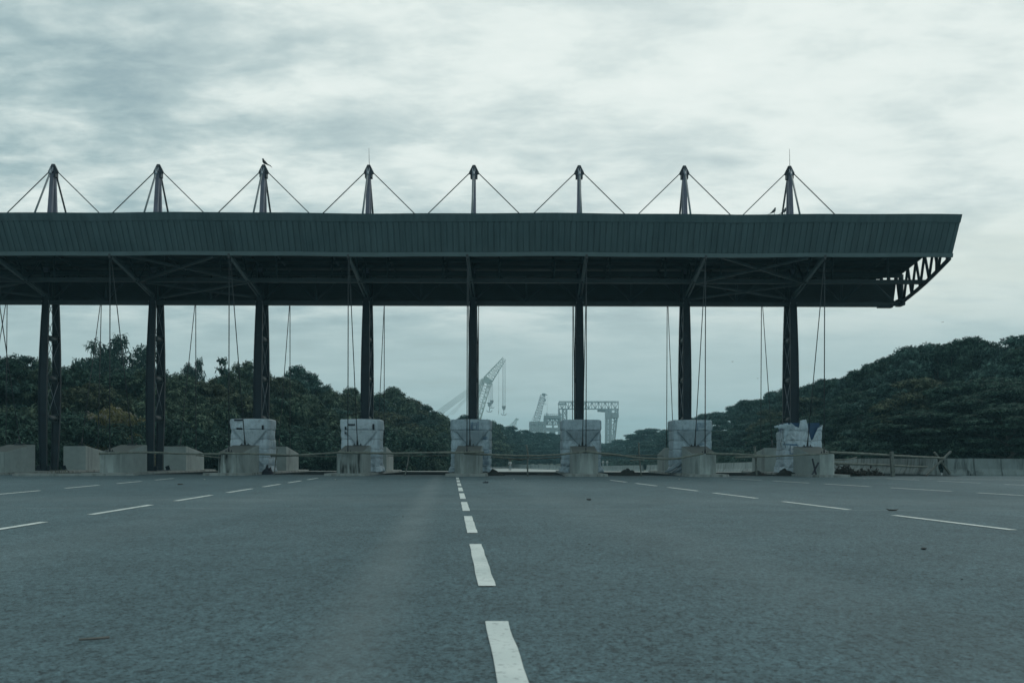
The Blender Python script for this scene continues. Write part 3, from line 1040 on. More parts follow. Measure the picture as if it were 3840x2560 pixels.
def bamboo(pts, Y, r, label, group, name='bamboo_pole', mat='bamboo'):
    P = [at(x, y, Y if not isinstance(Y, (list, tuple)) else Y[i]) for i, (x, y) in enumerate(pts)]
    dense, rad = [], []
    total = sum((q - p).length for p, q in zip(P[:-1], P[1:]))
    n = max(6, int(total / .12))
    acc = [0]
    for p, q in zip(P[:-1], P[1:]): acc.append(acc[-1] + (q - p).length)
    for i in range(n + 1):
        s = total * i / n
        j = 0
        while j < len(P) - 2 and acc[j + 1] < s: j += 1
        t = (s - acc[j]) / (acc[j + 1] - acc[j])
        # smooth through the measured points
        p0, p1, p2, p3 = P[max(j - 1, 0)], P[j], P[j + 1], P[min(j + 2, len(P) - 1)]
        c = .5 * ((2 * p1) + (p2 - p0) * t + (2 * p0 - 5 * p1 + 4 * p2 - p3) * t * t + (-p0 + 3 * p1 - 3 * p2 + p3) * t ** 3)
        c += Vector((0, 0, .012 * noise.noise(Vector((s * 1.5, Y if not isinstance(Y, (list, tuple)) else Y[0], r * 100)))))
        dense.append(c)
        rad.append(r * (1 - .25 * i / n) * (1.22 if i % 4 == 0 else 1.0))
    b = MB(); b.path(dense, r, 7, radii=rad)
    return tag(b.build(name, M[mat], origin=P[0]), label, 'pole', group)


G = 'bamboo poles strung across the lanes'
bamboo([(228, 1041.5), (336, 1038.5), (443, 1042), (560, 1041)], 43.62, .05, 'bamboo pole across the second steel column, left end on long pale block', G)
bamboo([(450, 1045), (478, 1047.5), (506, 1050.5)], 43.5, .03, 'short thin bamboo pole drooping just left of the streaked block', G)
bamboo([(508, 1040), (590, 1042.5), (668, 1045)], 43.55, .048, 'bamboo pole across the block of the leftmost wrapped booth', G)
bamboo([(622, 1047), (700, 1044), (795, 1037.5)], 43.7, .048, 'bamboo pole rising from leftmost wrapped booth to the mouldy block', G)
bamboo([(776, 1038.5), (900, 1040.5), (1035, 1038)], 43.6, .052, 'level bamboo pole between mouldy block and squarely seen block', G)
bamboo([(1006, 1039.5), (1060, 1039), (1112, 1037.5)], 43.5, .05, 'bamboo pole end overlapping the squarely seen block', G)
bamboo([(1066, 1041), (1188, 1046), (1279, 1044), (1352, 1035)], 43.65, .05, 'sagging bamboo pole in front of the far walking person', G)
bamboo([(1346, 1037), (1410, 1043.5), (1470, 1051), (1530, 1053.5), (1561, 1051.5), (1616, 1041)], 43.6, .052, 'deep sagging bamboo pole between gantry crane booth and bundle booth', G)
bamboo([(1622, 1041), (1700, 1043.5), (1776, 1047)], 43.65, .052, 'bamboo pole running right from the bundle booth block', G)
bamboo([(1689, 1050), (1790, 1047), (1903, 1041)], 43.55, .042, 'bamboo pole crossing the torn booth to the block with planks', G)
bamboo([(1131, 1049), (1165, 1052.5), (1202, 1056)], 52.6, .04, 'short lower bamboo pole slanting down right of the squarely seen block', G)
bamboo([(1167, 1054), (1225, 1053), (1290, 1049.5)], 52.4, .035, 'lower bamboo pole meeting the left side of gantry crane booth', G)
bamboo([(1378, 1046), (1450, 1045.5), (1522, 1046)], 53.2, .03, 'thin level lower pole right of the gantry crane booth', G)
bamboo([(1448, 1057), (1462, 1055.5), (1480, 1056)], 43.3, .03, 'stub of bamboo below the deep sagging pole', G)
bamboo([(890, 1046), (960, 1046.5), (1032, 1045.5)], 53.0, .022, 'thin pale lower rod left of the booth under the big crane', G)
bamboo([(680, 1047), (735, 1048), (778, 1047.5)], 53.0, .022, 'thin pale lower rod left of the mouldy block', G)
bamboo([(1905, 1038.5), (1985, 1042), (2070, 1047), (2168, 1051.5)], [44.2, 45.0, 46.0, 47.4], .06, 'top bamboo rail of the fence right of the last block', G)
bamboo([(1910, 1063), (2010, 1067), (2130, 1072)], [44.6, 45.4, 46.6], .05, 'lower bamboo rail of the fence right of the last block', G)
bamboo([(1910, 1056.5), (1945, 1055), (1968, 1050)], [44.8, 45.2, 45.6], .032, 'short upturned bamboo between the two right-hand rails', G)
G2 = 'rough upright sticks propping the bamboo'
for pts, Y, r, lab in (
        ([(939, 1039), (937, 1062), (930, 1092)], 43.8, .035, 'crooked upright stick left of the booth under the big crane'),
        ([(1209, 1021), (1213, 1046), (1212, 1060), (1212, 1093)], 43.75, .042, 'upright stick right of the far walking person'),
        ([(1467, 1016), (1469, 1050), (1473, 1093)], 43.8, .035, 'tall thin upright stick at the deep sag of the bamboo'),
        ([(1733, 1025), (1736, 1050), (1738, 1092)], 43.9, .055, 'upright stick left of the torn booth'),
        ([(637, 1030), (633, 1058), (630, 1091)], 44.0, .03, 'leaning stick between leftmost booth and its rear block')):
    bamboo(pts, Y, r, lab, G2, 'wooden_stick', 'wood')
b = MB()
X0 = at(2051, 1092, 45.4)
b.hexa([(X0.x - .07, 45.3, -.02), (X0.x + .07, 45.3, -.02), (X0.x + .07, 45.5, -.02), (X0.x - .07, 45.5, -.02)],
       [(X0.x - .13, 45.32, 1.12), (X0.x + .0, 45.32, 1.14), (X0.x + .0, 45.5, 1.14), (X0.x - .13, 45.5, 1.12)])
tag(b.build('wooden_post', M['wood'], origin=X0), 'squared wooden post standing in the right-hand bamboo fence', 'post')
b = MB(); b.beam(at(2128, 1091, 47.2), at(2184, 1036, 47.4), .07, .15, (0, 1, 0))
tag(b.build('wooden_plank', M['wood'], origin=at(2128, 1091, 47.2)), 'long plank leaning right at the end of the bamboo fence', 'plank')
b = MB(); b.beam(at(2182, 1088, 47.6), at(2146, 1038, 47.6), .08, .18, (0, 1, 0))
tag(b.build('wooden_plank', M['wood'], origin=at(2182, 1088, 47.6)), 'short plank leaning left behind the end of the bamboo fence', 'plank')
b = MB(); b.beam(at(1875, 1092.5, 43.62), at(1866, 1053, 43.74), .05, .11, (0, 1, 0))
tag(b.build('wooden_plank', M['slot'], origin=at(1875, 1092.5, 43.62)), 'taller of two dark planks crossed against the block', 'plank')
b = MB(); b.beam(at(1864, 1092.5, 43.5), at(1880, 1062, 43.66), .05, .10, (0, 1, 0))
tag(b.build('wooden_plank', M['slot'], origin=at(1864, 1092.5, 43.5)), 'shorter dark plank of the crossed pair leaning right', 'plank')

# ------------------------------------------------------------------ concrete barrier


def barrier(pts, label, mat='barrier', h=.84):
    b = MB()
    prof = [(-.30, 0), (-.29, .08), (-.16, .33), (-.10, h), (.10, h), (.16, .33), (.29, .08), (.30, 0)]
    rows = []
    dense = []
    for p, q in zip(pts[:-1], pts[1:]):
        p, q = Vector((*p, 0)), Vector((*q, 0)); n = max(1, int((q - p).length / 1.2))
        for i in range(n): dense.append(p.lerp(q, i / n))
    dense.append(Vector((*pts[-1], 0)))
    for i, p in enumerate(dense):
        d = (dense[min(i + 1, len(dense) - 1)] - dense[max(i - 1, 0)]).normalized()
        nrm = Vector((-d.y, d.x, 0))
        g = ground_z(p.y) - .015
        jit = .012 * noise.noise(Vector((i * 1.3, 0, 0)))
        rows.append([p + nrm * (a) + Vector((0, 0, g + z + (jit if z > .2 else 0))) for a, z in prof])
    for r0, r1 in zip(rows[:-1], rows[1:]):
        m = [r0[k].lerp(r1[k], .94) for k in range(len(prof))]
        cen = [((r0[3] + r0[4]) / 2).lerp((r1[3] + r1[4]) / 2, .97) for _ in prof]
        mm = []
        for k in range(len(prof)):
            q = r0[k].lerp(r1[k], .97); to = cen[k] - q; to.z = 0
            mm.append(q + to.normalized() * min(.06, to.length) - Vector((0, 0, .03 if k in (3, 4) else 0)))
        for k in range(len(prof) - 1):
            b.quad(r0[k], m[k], m[k + 1], r0[k + 1]); b.quad(m[k], mm[k], mm[k + 1], m[k + 1]); b.quad(mm[k], r1[k], r1[k + 1], mm[k + 1])
    b.poly(rows[0][::-1]); b.poly(rows[-1])
    return tag(b.build('concrete_barrier', M[mat], origin=rows[0][0]), label, 'barrier', 'low concrete barriers along the road')


barrier([(34, 47.6), (27, 48.0), (20.6, 48.4)], 'stained concrete barrier along the right edge of the road, nearest piece', 'barrier_dirty')
barrier([(20.9, 50.2), (19.9, 56), (19.4, 62), (19.2, 75), (19.0, 88), (18.2, 110), (16.5, 130)], 'concrete barrier running away behind the bamboo fence and torn booth')
barrier([(16.2, 133), (12.5, 155), (6, 180), (-2, 203), (-11, 225)], 'far curving concrete barrier behind the walking person')

# ------------------------------------------------------------------ heaps and litter


def heap(cx, cy, rx, ry, h, label, mat='soil', name='soil_heap', seed=1, cat='heap'):
    b = MB()
    n, m = 28, 10
    z0 = ground_z(cy) - .01
    idx = []
    for j in range(m + 1):
        t = j / m
        row = []
        for i in range(n):
            a = 2 * pi * i / n
            rr = t * (1 + .22 * noise.noise(Vector((cos(a) * 1.5, sin(a) * 1.5, seed))))
            z = h * (1 - t) ** 1.15 * (1 + .5 * noise.noise(Vector((cos(a) * t * 4, sin(a) * t * 4, seed + 3)))) + .05 * h * noise.noise(Vector((cos(a) * t * 11, sin(a) * t * 11, seed)))
            row.append(len(b.v)); b.v.append(Vector((cx + rx * rr * cos(a), cy + ry * rr * sin(a), z0 + max(0, z) * (t < 1))))
        idx.append(row)
    for j in range(m):
        for i in range(n):
            b.f.append((idx[j][i], idx[j + 1][i], idx[j + 1][(i + 1) % n], idx[j][(i + 1) % n])); b.sm.append(True)
    return tag(b.build(name, M[mat], origin=(cx, cy, z0)), label, cat, 'heaps of soil and rubbish around the islands')


heap(9.6 * .93 - 4.05, 45.8, .75, .6, .34, 'dark soil heap on the road right of the gantry crane booth', seed=1)
heap(1.15, 46.6, .5, .5, .16, 'low dark soil smear left of the gantry crane booth', seed=2)
heap(11.0, 46.5, .62, .5, .26, 'dark soil heap left of the torn booth, before rear block', seed=3)
heap(12.30, 46.35, .62, .35, .36, 'dark soil heap at the foot of the torn booth', seed=4)
heap(-1.25, 45.2, .55, .5, .30, 'dark soil heap at right foot of the booth under the big crane', seed=5)
heap(-11.85, 46.6, .4, .4, .45, 'black rubbish bag heap at right foot of the leftmost wrapped booth', 'slot', 'rubbish_heap', seed=6)


def twig_pile(cx, cy, rx, h, n, label, seed):
    rnd = random.Random(seed)
    b = MB()
    for i in range(n):
        a = rnd.uniform(0, 2 * pi); r = rx * sqrt(rnd.random())
        p = Vector((cx + r * cos(a), cy + .5 * r * sin(a), ground_z(cy) + h * (1 - r / rx) * rnd.random()))
        d = Vector((rnd.uniform(-1, 1), rnd.uniform(-1, 1), rnd.uniform(-.2, .8))).normalized() * rnd.uniform(.15, .4)
        b.tube(p, p + d, .012, 4)
        for k in range(3):
            q = p + d * rnd.random(); u = Vector((rnd.uniform(-1, 1), rnd.uniform(-1, 1), rnd.uniform(-.5, 1))).normalized() * .12
            w = Vector((rnd.uniform(-1, 1), rnd.uniform(-1, 1), rnd.uniform(-1, 1))).normalized() * .04
            b.quad(q - w, q + w, q + u + w, q + u - w)
    return tag(b.build('brush_pile', M['litter'], origin=(cx, cy, 0)), label, 'brush pile')


twig_pile(14.9, 46.0, .75, .55, 170, 'dark brush pile against right side of the block with planks', 3)
twig_pile(16.2, 46.9, .7, .25, 90, 'flat brush pile behind the right-hand bamboo fence', 5)
rnd = random.Random(5)


def stone(x, y, s, label, mat='stone', name='stone', flat=.6, group='stones and litter on the road'):
    Y = H * F / (y - CY - .0026 * (x - CX)); X = (x - CX) * Y / F
    b = MB()
    n = 10
    secs = []
    for i in range(6):
        t = i / 5
        r = s * sqrt(max(.02, 1 - (2 * t - 1) ** 2)) * (1 + .3 * noise.noise(Vector((x, i, y))))
        secs.append(((X - s + 2 * s * t, Y, s * flat * .5), r * .8, r * flat * .6, (0, 1, 0), (0, 0, 1)))
    b.loft(secs, n)
    return tag(b.build(name, M[mat], origin=(X, Y, 0)), label, 'litter', group)


stone(2122, 1261, .028, 'dark round stone alone in the right foreground')
stone(1353, 1148, .05, 'small dark clod right of centre on the road')
stone(926, 1186.5, .012, 'tiny dark pebble left of the centre line')
stone(1354, 1250, .010, 'tiny pebble right of the second nearest dash')
stone(414, 1112.5, .09, 'dark dead leaf beside the left lane dashes', 'litter', 'dead_leaf', .3)
stone(1862, 1262, .008, 'tiny pebble left of the dark round stone')
stone(2360 - 150, 1330, .010, 'tiny pebble below the dark round stone')
for k, (x, y) in enumerate([(1180, 1100), (1560, 1100), (770, 1101), (1985, 1099), (470, 1101), (2100, 1100)]):
    stone(x, y, .035, 'small pale crumb of rubble on the road by the islands', 'pale_litter', 'rubble_crumb', .6, 'pale rubble crumbs by the islands')
# dropped sandal and curved pod on the road
p = at(1115, 1109, H * F / 58.2); SL = .42
b = MB()
pr = [(-.20, -.04), (-.1, -.06), (.08, -.07), (.19, -.05), (.22, 0), (.19, .05), (.08, .06), (-.1, .045), (-.2, .03)]
b.hexa([(p.x + x * SL, p.y + y * 1.6 * SL, .004) for x, y in pr], [(p.x + x * 1.02 * SL, p.y + y * 1.6 * SL, .03 + (.02 if x > .1 else 0)) for x, y in pr])
b.path([(p.x - .02, p.y - .045, .03), (p.x + .01, p.y, .065), (p.x - .02, p.y + .04, .03)], .01, 6)
tag(b.build('dropped_sandal', M['slot'], origin=p), 'dark flat sandal lying right of the far centre dashes', 'sandal')
Y = H * F / (1172 - 1053)
b = MB()
b.path([((2038 - CX) * Y / F, Y + .05, .03), ((2042 - CX) * Y / F, Y, .012), ((2050 - CX) * Y / F, Y - .03, .01), ((2060 - CX) * Y / F, Y, .014), ((2066 - CX) * Y / F, Y + .04, .03)], .01, 6, radii=[.004, .012, .013, .009, .003])
tag(b.build('seed_pod', M['litter'], origin=((2050 - CX) * Y / F, Y, 0)), 'dark curved seed pod on the road near right lane dash', 'seed pod')
Y = H * F / (1474 - 1048.5)
b = MB()
b.path([((182 - CX) * Y / F, Y, .012), ((210 - CX) * Y / F, Y + .02, .012), ((244 - CX) * Y / F, Y + .04, .014)], .006, 5)
tag(b.build('dry_twig', m_paint('dry_twig_brown', (.15, .15, .14), .9, .2, 30), origin=((210 - CX) * Y / F, Y, 0)), 'thin brown dry twig in the left foreground', 'twig')

# ------------------------------------------------------------------ vegetation


def leaf(b, p, d, L, w, rnd, droop=.3, nrm=None):
    """two-segment bent leaf spray; nrm is the way its upper face looks"""
    up = nrm if nrm is not None else Vector((rnd.uniform(-1, 1), rnd.uniform(-1, 1), rnd.uniform(-.3, 1)))
    s = d.cross(up)
    if s.length < 1e-3: s = Vector((1, 0, 0))
    s = s.normalized() * (w / 2)
    m = p + d * (L * .5); e = m + (d + Vector((0, 0, -droop))).normalized() * (L * .5)
    n = len(b.v)
    b.v += [p - s * .5, p + s * .5, m + s, m - s, e + s * .25, e - s * .25]
    b.f += [(n, n + 1, n + 2, n + 3), (n + 3, n + 2, n + 4, n + 5)]; b.sm += [False, False]


def limb(b, p, q, r0, r1, rnd, n=6):
    pts = [Vector(p).lerp(Vector(q), i / n) + Vector((rnd.uniform(-1, 1), rnd.uniform(-1, 1), 0)) * (.05 * (Vector(q) - Vector(p)).length * sin(pi * i / n)) for i in range(n + 1)]
    b.path(pts, r0, 6, r1)


def tree_proto(name, seed, kind, mat):
    """unit tree: about 10 high, crown about 8 wide, standing at the origin"""
    rnd = random.Random(seed)
    root = bpy.data.objects.new(name, None); COL.objects.link(root); ORG[root] = Vector((0, 0, 0))
    t = MB(); c = MB()
    blobs = []
    if kind in ('broad', 'feather'):
        for i in range(105):
            a = rnd.uniform(0, 2 * pi); z = .7 + 8.5 * rnd.random() ** .85
            R = 3.7 * (1 - ((z - 3.6) / 6.3) ** 2) ** .5 if abs(z - 3.6) < 6.3 else .4
            r = R * (rnd.uniform(.72, 1.0) if rnd.random() < .8 else rnd.uniform(.2, .7))
            s = rnd.uniform(.45, .95) * (1 if z < 7.5 else .8)
            blobs.append((Vector((r * cos(a), r * sin(a), z)), Vector((s, s, s * .52))))
        for i in range(10):
            a = rnd.uniform(0, 2 * pi); r = rnd.uniform(0, 1.5)
            blobs.append((Vector((r * cos(a), r * sin(a), rnd.uniform(8.4, 9.7))), Vector((.6, .6, .42))))
        L, w, dens, droop = .34, .11, 430, .4
        if kind == 'feather': L, w, dens, droop = .5, .10, 340, .7
    elif kind == 'umbrella':
        for i in range(92):
            a = rnd.uniform(0, 2 * pi); z = rnd.choice((2.2, 3.3, 4.4, 5.5, 6.5, 7.4, 8.2, 8.9, 9.4)) + rnd.uniform(-.2, .2)
            R = 4.4 * (1 - (max(0, z - 2.5) / 7.6) ** 2) ** .5
            r = R * (rnd.uniform(.62, 1.0) if z < 8.0 else rnd.uniform(0, 1))
            s = rnd.uniform(.6, 1.2)
            blobs.append((Vector((r * cos(a), r * sin(a), z)), Vector((s, s, s * .46))))
        L, w, dens, droop = .27, .095, 520, .25
    elif kind == 'eucalypt':
        for i in range(34):
            a = rnd.uniform(0, 2 * pi); z = rnd.uniform(4.6, 9.7)
            R = 2.6 * (1 - ((z - 7.0) / 3.2) ** 2) ** .5 if abs(z - 7) < 3.2 else .3
            r = R * rnd.uniform(.2, 1.0)
            s = rnd.uniform(.55, 1.0)
            blobs.append((Vector((r * cos(a), r * sin(a), z)), Vector((s, s, s * .85))))
        L, w, dens, droop = .5, .10, 230, 2.0
    elif kind == 'tiered':
        for i in range(11):
            z = 1.2 + 8.3 * i / 10; R = 2.1 * (1 - .75 * (i / 10)) + .25
            for k in range(7):
                a = 2 * pi * k / 7 + i * .5
                for r in (.45, .95):
                    blobs.append((Vector((R * r * cos(a), R * r * sin(a), z + .3 * r)), Vector((.45, .45, .13))))
        L, w, dens, droop = .45, .16, 40, .1
    elif kind == 'bush':
        for i in range(44):
            a = rnd.uniform(0, 2 * pi); z = rnd.uniform(.2, 3.5)
            R = 4.2 * (1 - (z / 3.9) ** 2) ** .5
            r = R * rnd.uniform(.3, 1)
            s = rnd.uniform(.7, 1.2)
            blobs.append((Vector((r * cos(a), r * sin(a), z)), Vector((s, s, s * .75))))
        L, w, dens, droop = .5, .13, 330, .6
    trunk_top = {'eucalypt': 8.6, 'tiered': 9.3, 'bush': 2.2}.get(kind, 6.0)
    r0 = {'eucalypt': .16, 'tiered': .14, 'bush': .08}.get(kind, .26)
    limb(t, (0, 0, -.3), (rnd.uniform(-.4, .4), rnd.uniform(-.4, .4), trunk_top), r0, r0 * .3, rnd, 8)
    for bc, bs in blobs[:22]:
        z0 = min(bc.z * .6, trunk_top * .85)
        limb(t, (0, 0, z0), bc, r0 * .35, .025, rnd, 5)
    for bc, bs in blobs:
        n = int(dens * bs.x * bs.x)
        for _ in range(n):
            d = Vector((rnd.gauss(0, 1), rnd.gauss(0, 1), rnd.gauss(0, 1))).normalized()
            if d.z < -.35 and kind != 'eucalypt': d.z = -.35 * rnd.random()
            rr = rnd.random() ** .28
            p = bc + Vector((d.x * bs.x * rr, d.y * bs.y * rr, d.z * bs.z * rr))
            nn = (d + Vector((rnd.gauss(0, .32), rnd.gauss(0, .32), .25 + rnd.gauss(0, .32)))).normalized()
            dd = Vector((rnd.gauss(0, 1), rnd.gauss(0, 1), rnd.gauss(-.3, .6))) + d * .6
            dd = (dd - nn * dd.dot(nn) * .8).normalized()
            leaf(c, p, dd, L * rnd.uniform(.6, 1.3), w * rnd.uniform(.7, 1.3), rnd, droop, nn)
        # sprays sticking out of the outline
        for _ in range(int(3 * bs.x + .6)):
            d = Vector((rnd.gauss(0, 1), rnd.gauss(0, 1), abs(rnd.gauss(0, 1)))).normalized()
            p0 = bc + Vector((d.x * bs.x, d.y * bs.y, d.z * bs.z)) * .9
            for k in range(5):
                p = p0 + d * (.06 * k)
                s = Vector((rnd.uniform(-1, 1), rnd.uniform(-1, 1), rnd.uniform(-.2, .6))).normalized()
                leaf(c, p, s, L * .55, w * .7, rnd, droop)
    t.build('trunk', M['bark'], root)
    c.build('crown', M[mat], root)
    return root


PROTO = {}
for key, nm, kind, mat, seed in (('a', 'broadleaf_tree', 'broad', 'leaf_dark', 1), ('b', 'broadleaf_tree', 'feather', 'leaf_mid', 2),
                                 ('c', 'broadleaf_tree', 'feather', 'leaf_olive', 3), ('d', 'broadleaf_tree', 'broad', 'leaf_teal', 4),
                                 ('u', 'rain_tree', 'umbrella', 'leaf_teal', 5), ('v', 'rain_tree', 'umbrella', 'leaf_dark', 6),
                                 ('w', 'rain_tree', 'umbrella', 'leaf_olive', 12),
                                 ('e', 'eucalyptus_tree', 'eucalypt', 'leaf_dark', 7), ('t', 'tiered_tree', 'tiered', 'leaf_dark', 8),
                                 ('g', 'leafy_bush', 'bush', 'leaf_mid', 9), ('y', 'leafy_bush', 'bush', 'leaf_gold', 10),
                                 ('h', 'leafy_bush', 'bush', 'leaf_dark', 11)):
    PROTO[key] = tree_proto(nm, seed, kind, mat)
used = set()
TR = random.Random(99)


def plant(key, xd, ytop, Y, width, label, group=None, cat='tree', sink=.0):
    """width in metres; the crown's top reaches the measured height"""
    if key in 'abcduvw' and Y < 175:
        ytop += (TR.uniform(-7, 2) if TR.random() < .5 else TR.uniform(4, 15)) * 90 / Y
        width *= TR.uniform(.75, 1.1)
    p = at(xd, ytop, Y)
    g = ground_z(Y) - .05 - sink
    top = {'e': 10.2, 't': 9.8, 'g': 4.1, 'h': 4.1, 'y': 4.1, 'u': 10.3, 'v': 10.3, 'w': 10.3}.get(key, 10.2)
    s = (p.z - g) / top
    o = PROTO[key]
    if key in used: o = copy_tree(o)
    used.add(key)
    o.location = (p.x, Y, g)
    o.scale = (width / 8.4, width / 8.4, s) if key not in 'et' else (width / (5.6 if key == 'e' else 4.6), width / (5.6 if key == 'e' else 4.6), s)
    o.rotation_euler = (0, 0, TR.uniform(0, 6.28))
    tag(o, label, cat, group)
    return o


BAY = ['left of the first steel column', 'between first and second steel columns', 'between second and third steel columns',
       'between third and fourth steel columns', 'between fourth and fifth steel columns']


def bay(x):
    for i, e in enumerate((115, 358, 602, 846, 1100)):
        if x < e: return i
    return 4


KIND = {'a': 'dark dense tree', 'b': 'mid green feathery tree', 'c': 'olive brown feathery tree', 'd': 'blue green tree',
        'g': 'mid green bush', 'h': 'dark low bush'}
left_belt = [
    ('a', 2, 822, 73, 9), ('d', 52, 806, 76, 7), ('b', 88, 824, 74, 6), ('b', 104, 808, 79, 4), ('a', 168, 833, 76, 7), ('c', 205, 856, 74, 7),
    ('d', -40, 815, 72, 9), ('a', 250, 848, 80, 9), ('d', 300, 846, 82, 8), ('b', 345, 850, 81, 7), ('a', 390, 838, 88, 7), ('b', 415, 851, 84, 8),
    ('c', 455, 858, 86, 9), ('c', 490, 860, 90, 8), ('b', 530, 848, 92, 7), ('b', 566, 829, 97, 6), ('b', 598, 832, 98, 6), ('c', 628, 838, 97, 8),
    ('d', 680, 842, 104, 7), ('d', 712, 858, 106, 7), ('b', 742, 876, 106, 7), ('b', 662, 872, 98, 8), ('c', 775, 890, 112, 8), ('b', 812, 890, 116, 8), ('d', 860, 898, 118, 8),
    ('b', 898, 888, 126, 8), ('c', 925, 900, 130, 8), ('a', 965, 918, 138, 9), ('b', 1000, 940, 146, 9), ('a', 1035, 958, 152, 9),
    ('c', 880, 930, 112, 9), ('c', 835, 925, 104, 9), ('d', 950, 950, 122, 9), ('a', 590, 888, 88, 9), ('c', 545, 892, 85, 8), ('b', 700, 905, 94, 9), ('d', 760, 925, 98, 9)]
for key, x, y, Y, w in left_belt:
    i = bay(x)
    lab = '%s in left belt %s' % (KIND[key], BAY[i])
    plant(key, x, y, Y, w, lab, '%ss %s' % (KIND[key], BAY[i]))
low = [('h', 15, 950, 68, 8), ('h', 80, 965, 67, 8), ('g', 60, 935, 70, 7), ('h', 160, 950, 70, 8), ('h', 215, 960, 69, 8), ('g', 195, 925, 73, 7), ('h', 330, 955, 73, 8), ('g', 320, 925, 76, 7),
       ('h', 400, 965, 76, 8), ('g', 420, 930, 79, 8), ('g', 470, 925, 82, 8), ('h', 470, 985, 77, 8), ('h', 500, 950, 82, 9), ('g', 640, 915, 90, 9), ('h', 660, 985, 86, 9), ('h', 720, 980, 88, 9), ('g', 790, 960, 95, 9), ('h', 760, 1000, 90, 9),
       ('h', 905, 985, 100, 10), ('g', 930, 980, 108, 10), ('h', 985, 990, 115, 10), ('h', 1030, 1005, 120, 9), ('g', 860, 970, 100, 9), ('g', 1020, 975, 135, 9), ('h', 600, 1000, 84, 9), ('h', 545, 1000, 80, 8)]
for key, x, y, Y, w in low:
    i = bay(x)
    plant(key, x, y, Y, w, '%s below left belt %s' % (KIND[key], BAY[i]), '%s %s' % (KIND[key], BAY[i]), 'bush')
plant('y', 268, 938, 70.5, 5.5, 'yellow green sunlit bush between first and second steel columns', None, 'bush')
plant('y', 244, 985, 68.5, 4.0, 'small pale leafy bush above the long pale block', None, 'bush')
plant('e', 243, 766, 108, 7.0, 'tall eucalyptus with airy crown, highest of the left trees')
plant('e', 306, 788, 110, 8.0, 'lower right half of the eucalyptus pair left of second column')
plant('e', 193, 824, 112, 4.0, 'small airy eucalyptus left of the tall eucalyptus')
plant('e', 427, 832, 118, 3.2, 'shorter of two slender trees right of the second column')
plant('e', 446, 821, 118, 3.4, 'taller of two slender trees right of the second column')
plant('t', 511, 828, 88, 2.1, 'dark stiff tiered young tree left of the third column')
# far middle wood
for key, x, y, Y, w in (('a', 1075, 950, 190, 10), ('b', 1118, 962, 215, 9), ('d', 1142, 972, 240, 10), ('d', 1172, 977, 262, 10), ('d', 1205, 986, 285, 12), ('a', 1235, 990, 300, 12), ('d', 1262, 993, 315, 12), ('d', 1290, 996, 330, 13),
                        ('b', 1125, 1010, 200, 11), ('a', 1160, 1015, 222, 11), ('d', 1190, 1010, 250, 12), ('d', 1230, 1015, 270, 13), ('a', 1275, 1012, 300, 13)):
    plant(key, x, y, Y, w, 'hazy %s in far wood behind the middle booths' % KIND[key], 'hazy %ss of the far middle wood' % KIND[key])
# right belt
right_belt = [('d', 1325, 1006, 345, 14), ('d', 1358, 1014, 350, 13), ('d', 1392, 1017, 345, 13), ('d', 1420, 1008, 320, 12), ('u', 1455, 995, 290, 13), ('u', 1492, 981, 262, 13), ('d', 1530, 985, 250, 12), ('u', 1560, 972, 232, 12),
              ('u', 1606, 953, 210, 12), ('u', 1645, 942, 190, 11), ('u', 1685, 930, 172, 10), ('u', 1712, 917, 162, 8), ('v', 1745, 912, 150, 9),
              ('u', 1778, 886, 142, 8), ('w', 1770, 930, 128, 8), ('u', 1815, 884, 134, 9), ('v', 1850, 877, 128, 9), ('u', 1890, 868, 120, 8), ('w', 1860, 905, 112, 8), ('v', 1920, 860, 113, 8),
              ('u', 1960, 846, 106, 8), ('v', 2010, 822, 100, 8), ('v', 2050, 796, 96, 7), ('u', 2085, 800, 93, 8), ('u', 2130, 786, 90, 9), ('v', 2180, 778, 88, 9), ('v', 2225, 765, 86, 7), ('v', 2262, 762, 85, 7), ('u', 2300, 774, 83, 8), ('u', 2350, 768, 82, 9),
              ('v', 2405, 768, 80, 9), ('u', 2450, 775, 80, 9)]
RB = [(1540, 'far right belt beside fifth booth'), (1800, 'right belt between last two columns'), (2000, 'right belt just past last column'), (9999, 'tall right belt above stained barrier')]
for key, x, y, Y, w in right_belt:
    where = next(n for e, n in RB if x < e)
    kd = {'d': 'hazy blue green tree', 'u': 'blue green spreading rain tree', 'v': 'dark layered rain tree', 'w': 'brownish rain tree'}[key]
    plant(key, x, y, Y, w, '%s in the %s' % (kd, where), '%ss in the %s' % (kd, where))
for key, x, y, Y, w in [('w', 2120, 860, 78, 9), ('v', 2200, 870, 74, 9), ('v', 2280, 850, 74, 9), ('u', 2050, 868, 84, 9), ('v', 2340, 865, 70, 8), ('v', 1985, 895, 92, 9), ('v', 1930, 925, 98, 9), ('v', 1880, 945, 104, 9), ('v', 2240, 905, 71, 8), ('v', 2150, 925, 73, 8), ('v', 2070, 930, 79, 8), ('v', 2320, 915, 67, 8),
                        ('v', 1830, 950, 112, 9), ('v', 1780, 965, 118, 9), ('u', 1725, 965, 138, 10), ('v', 1670, 980, 155, 11), ('u', 1610, 990, 178, 12), ('u', 1550, 1005, 205, 12), ('d', 1490, 1012, 235, 13), ('d', 1430, 1024, 280, 14), ('d', 1370, 1030, 310, 14)]:  # mostly dark leaves, painting the shade low in the belt
    where = next(n for e, n in RB if x < e)
    kd = {'d': 'hazy blue green tree', 'u': 'blue green rain tree', 'v': 'dark rain tree', 'w': 'brownish rain tree'}[key]
    plant(key, x, y, Y, w, 'lower %s nearer than the %s' % (kd, where), 'lower %ss of the %s' % (kd, where))
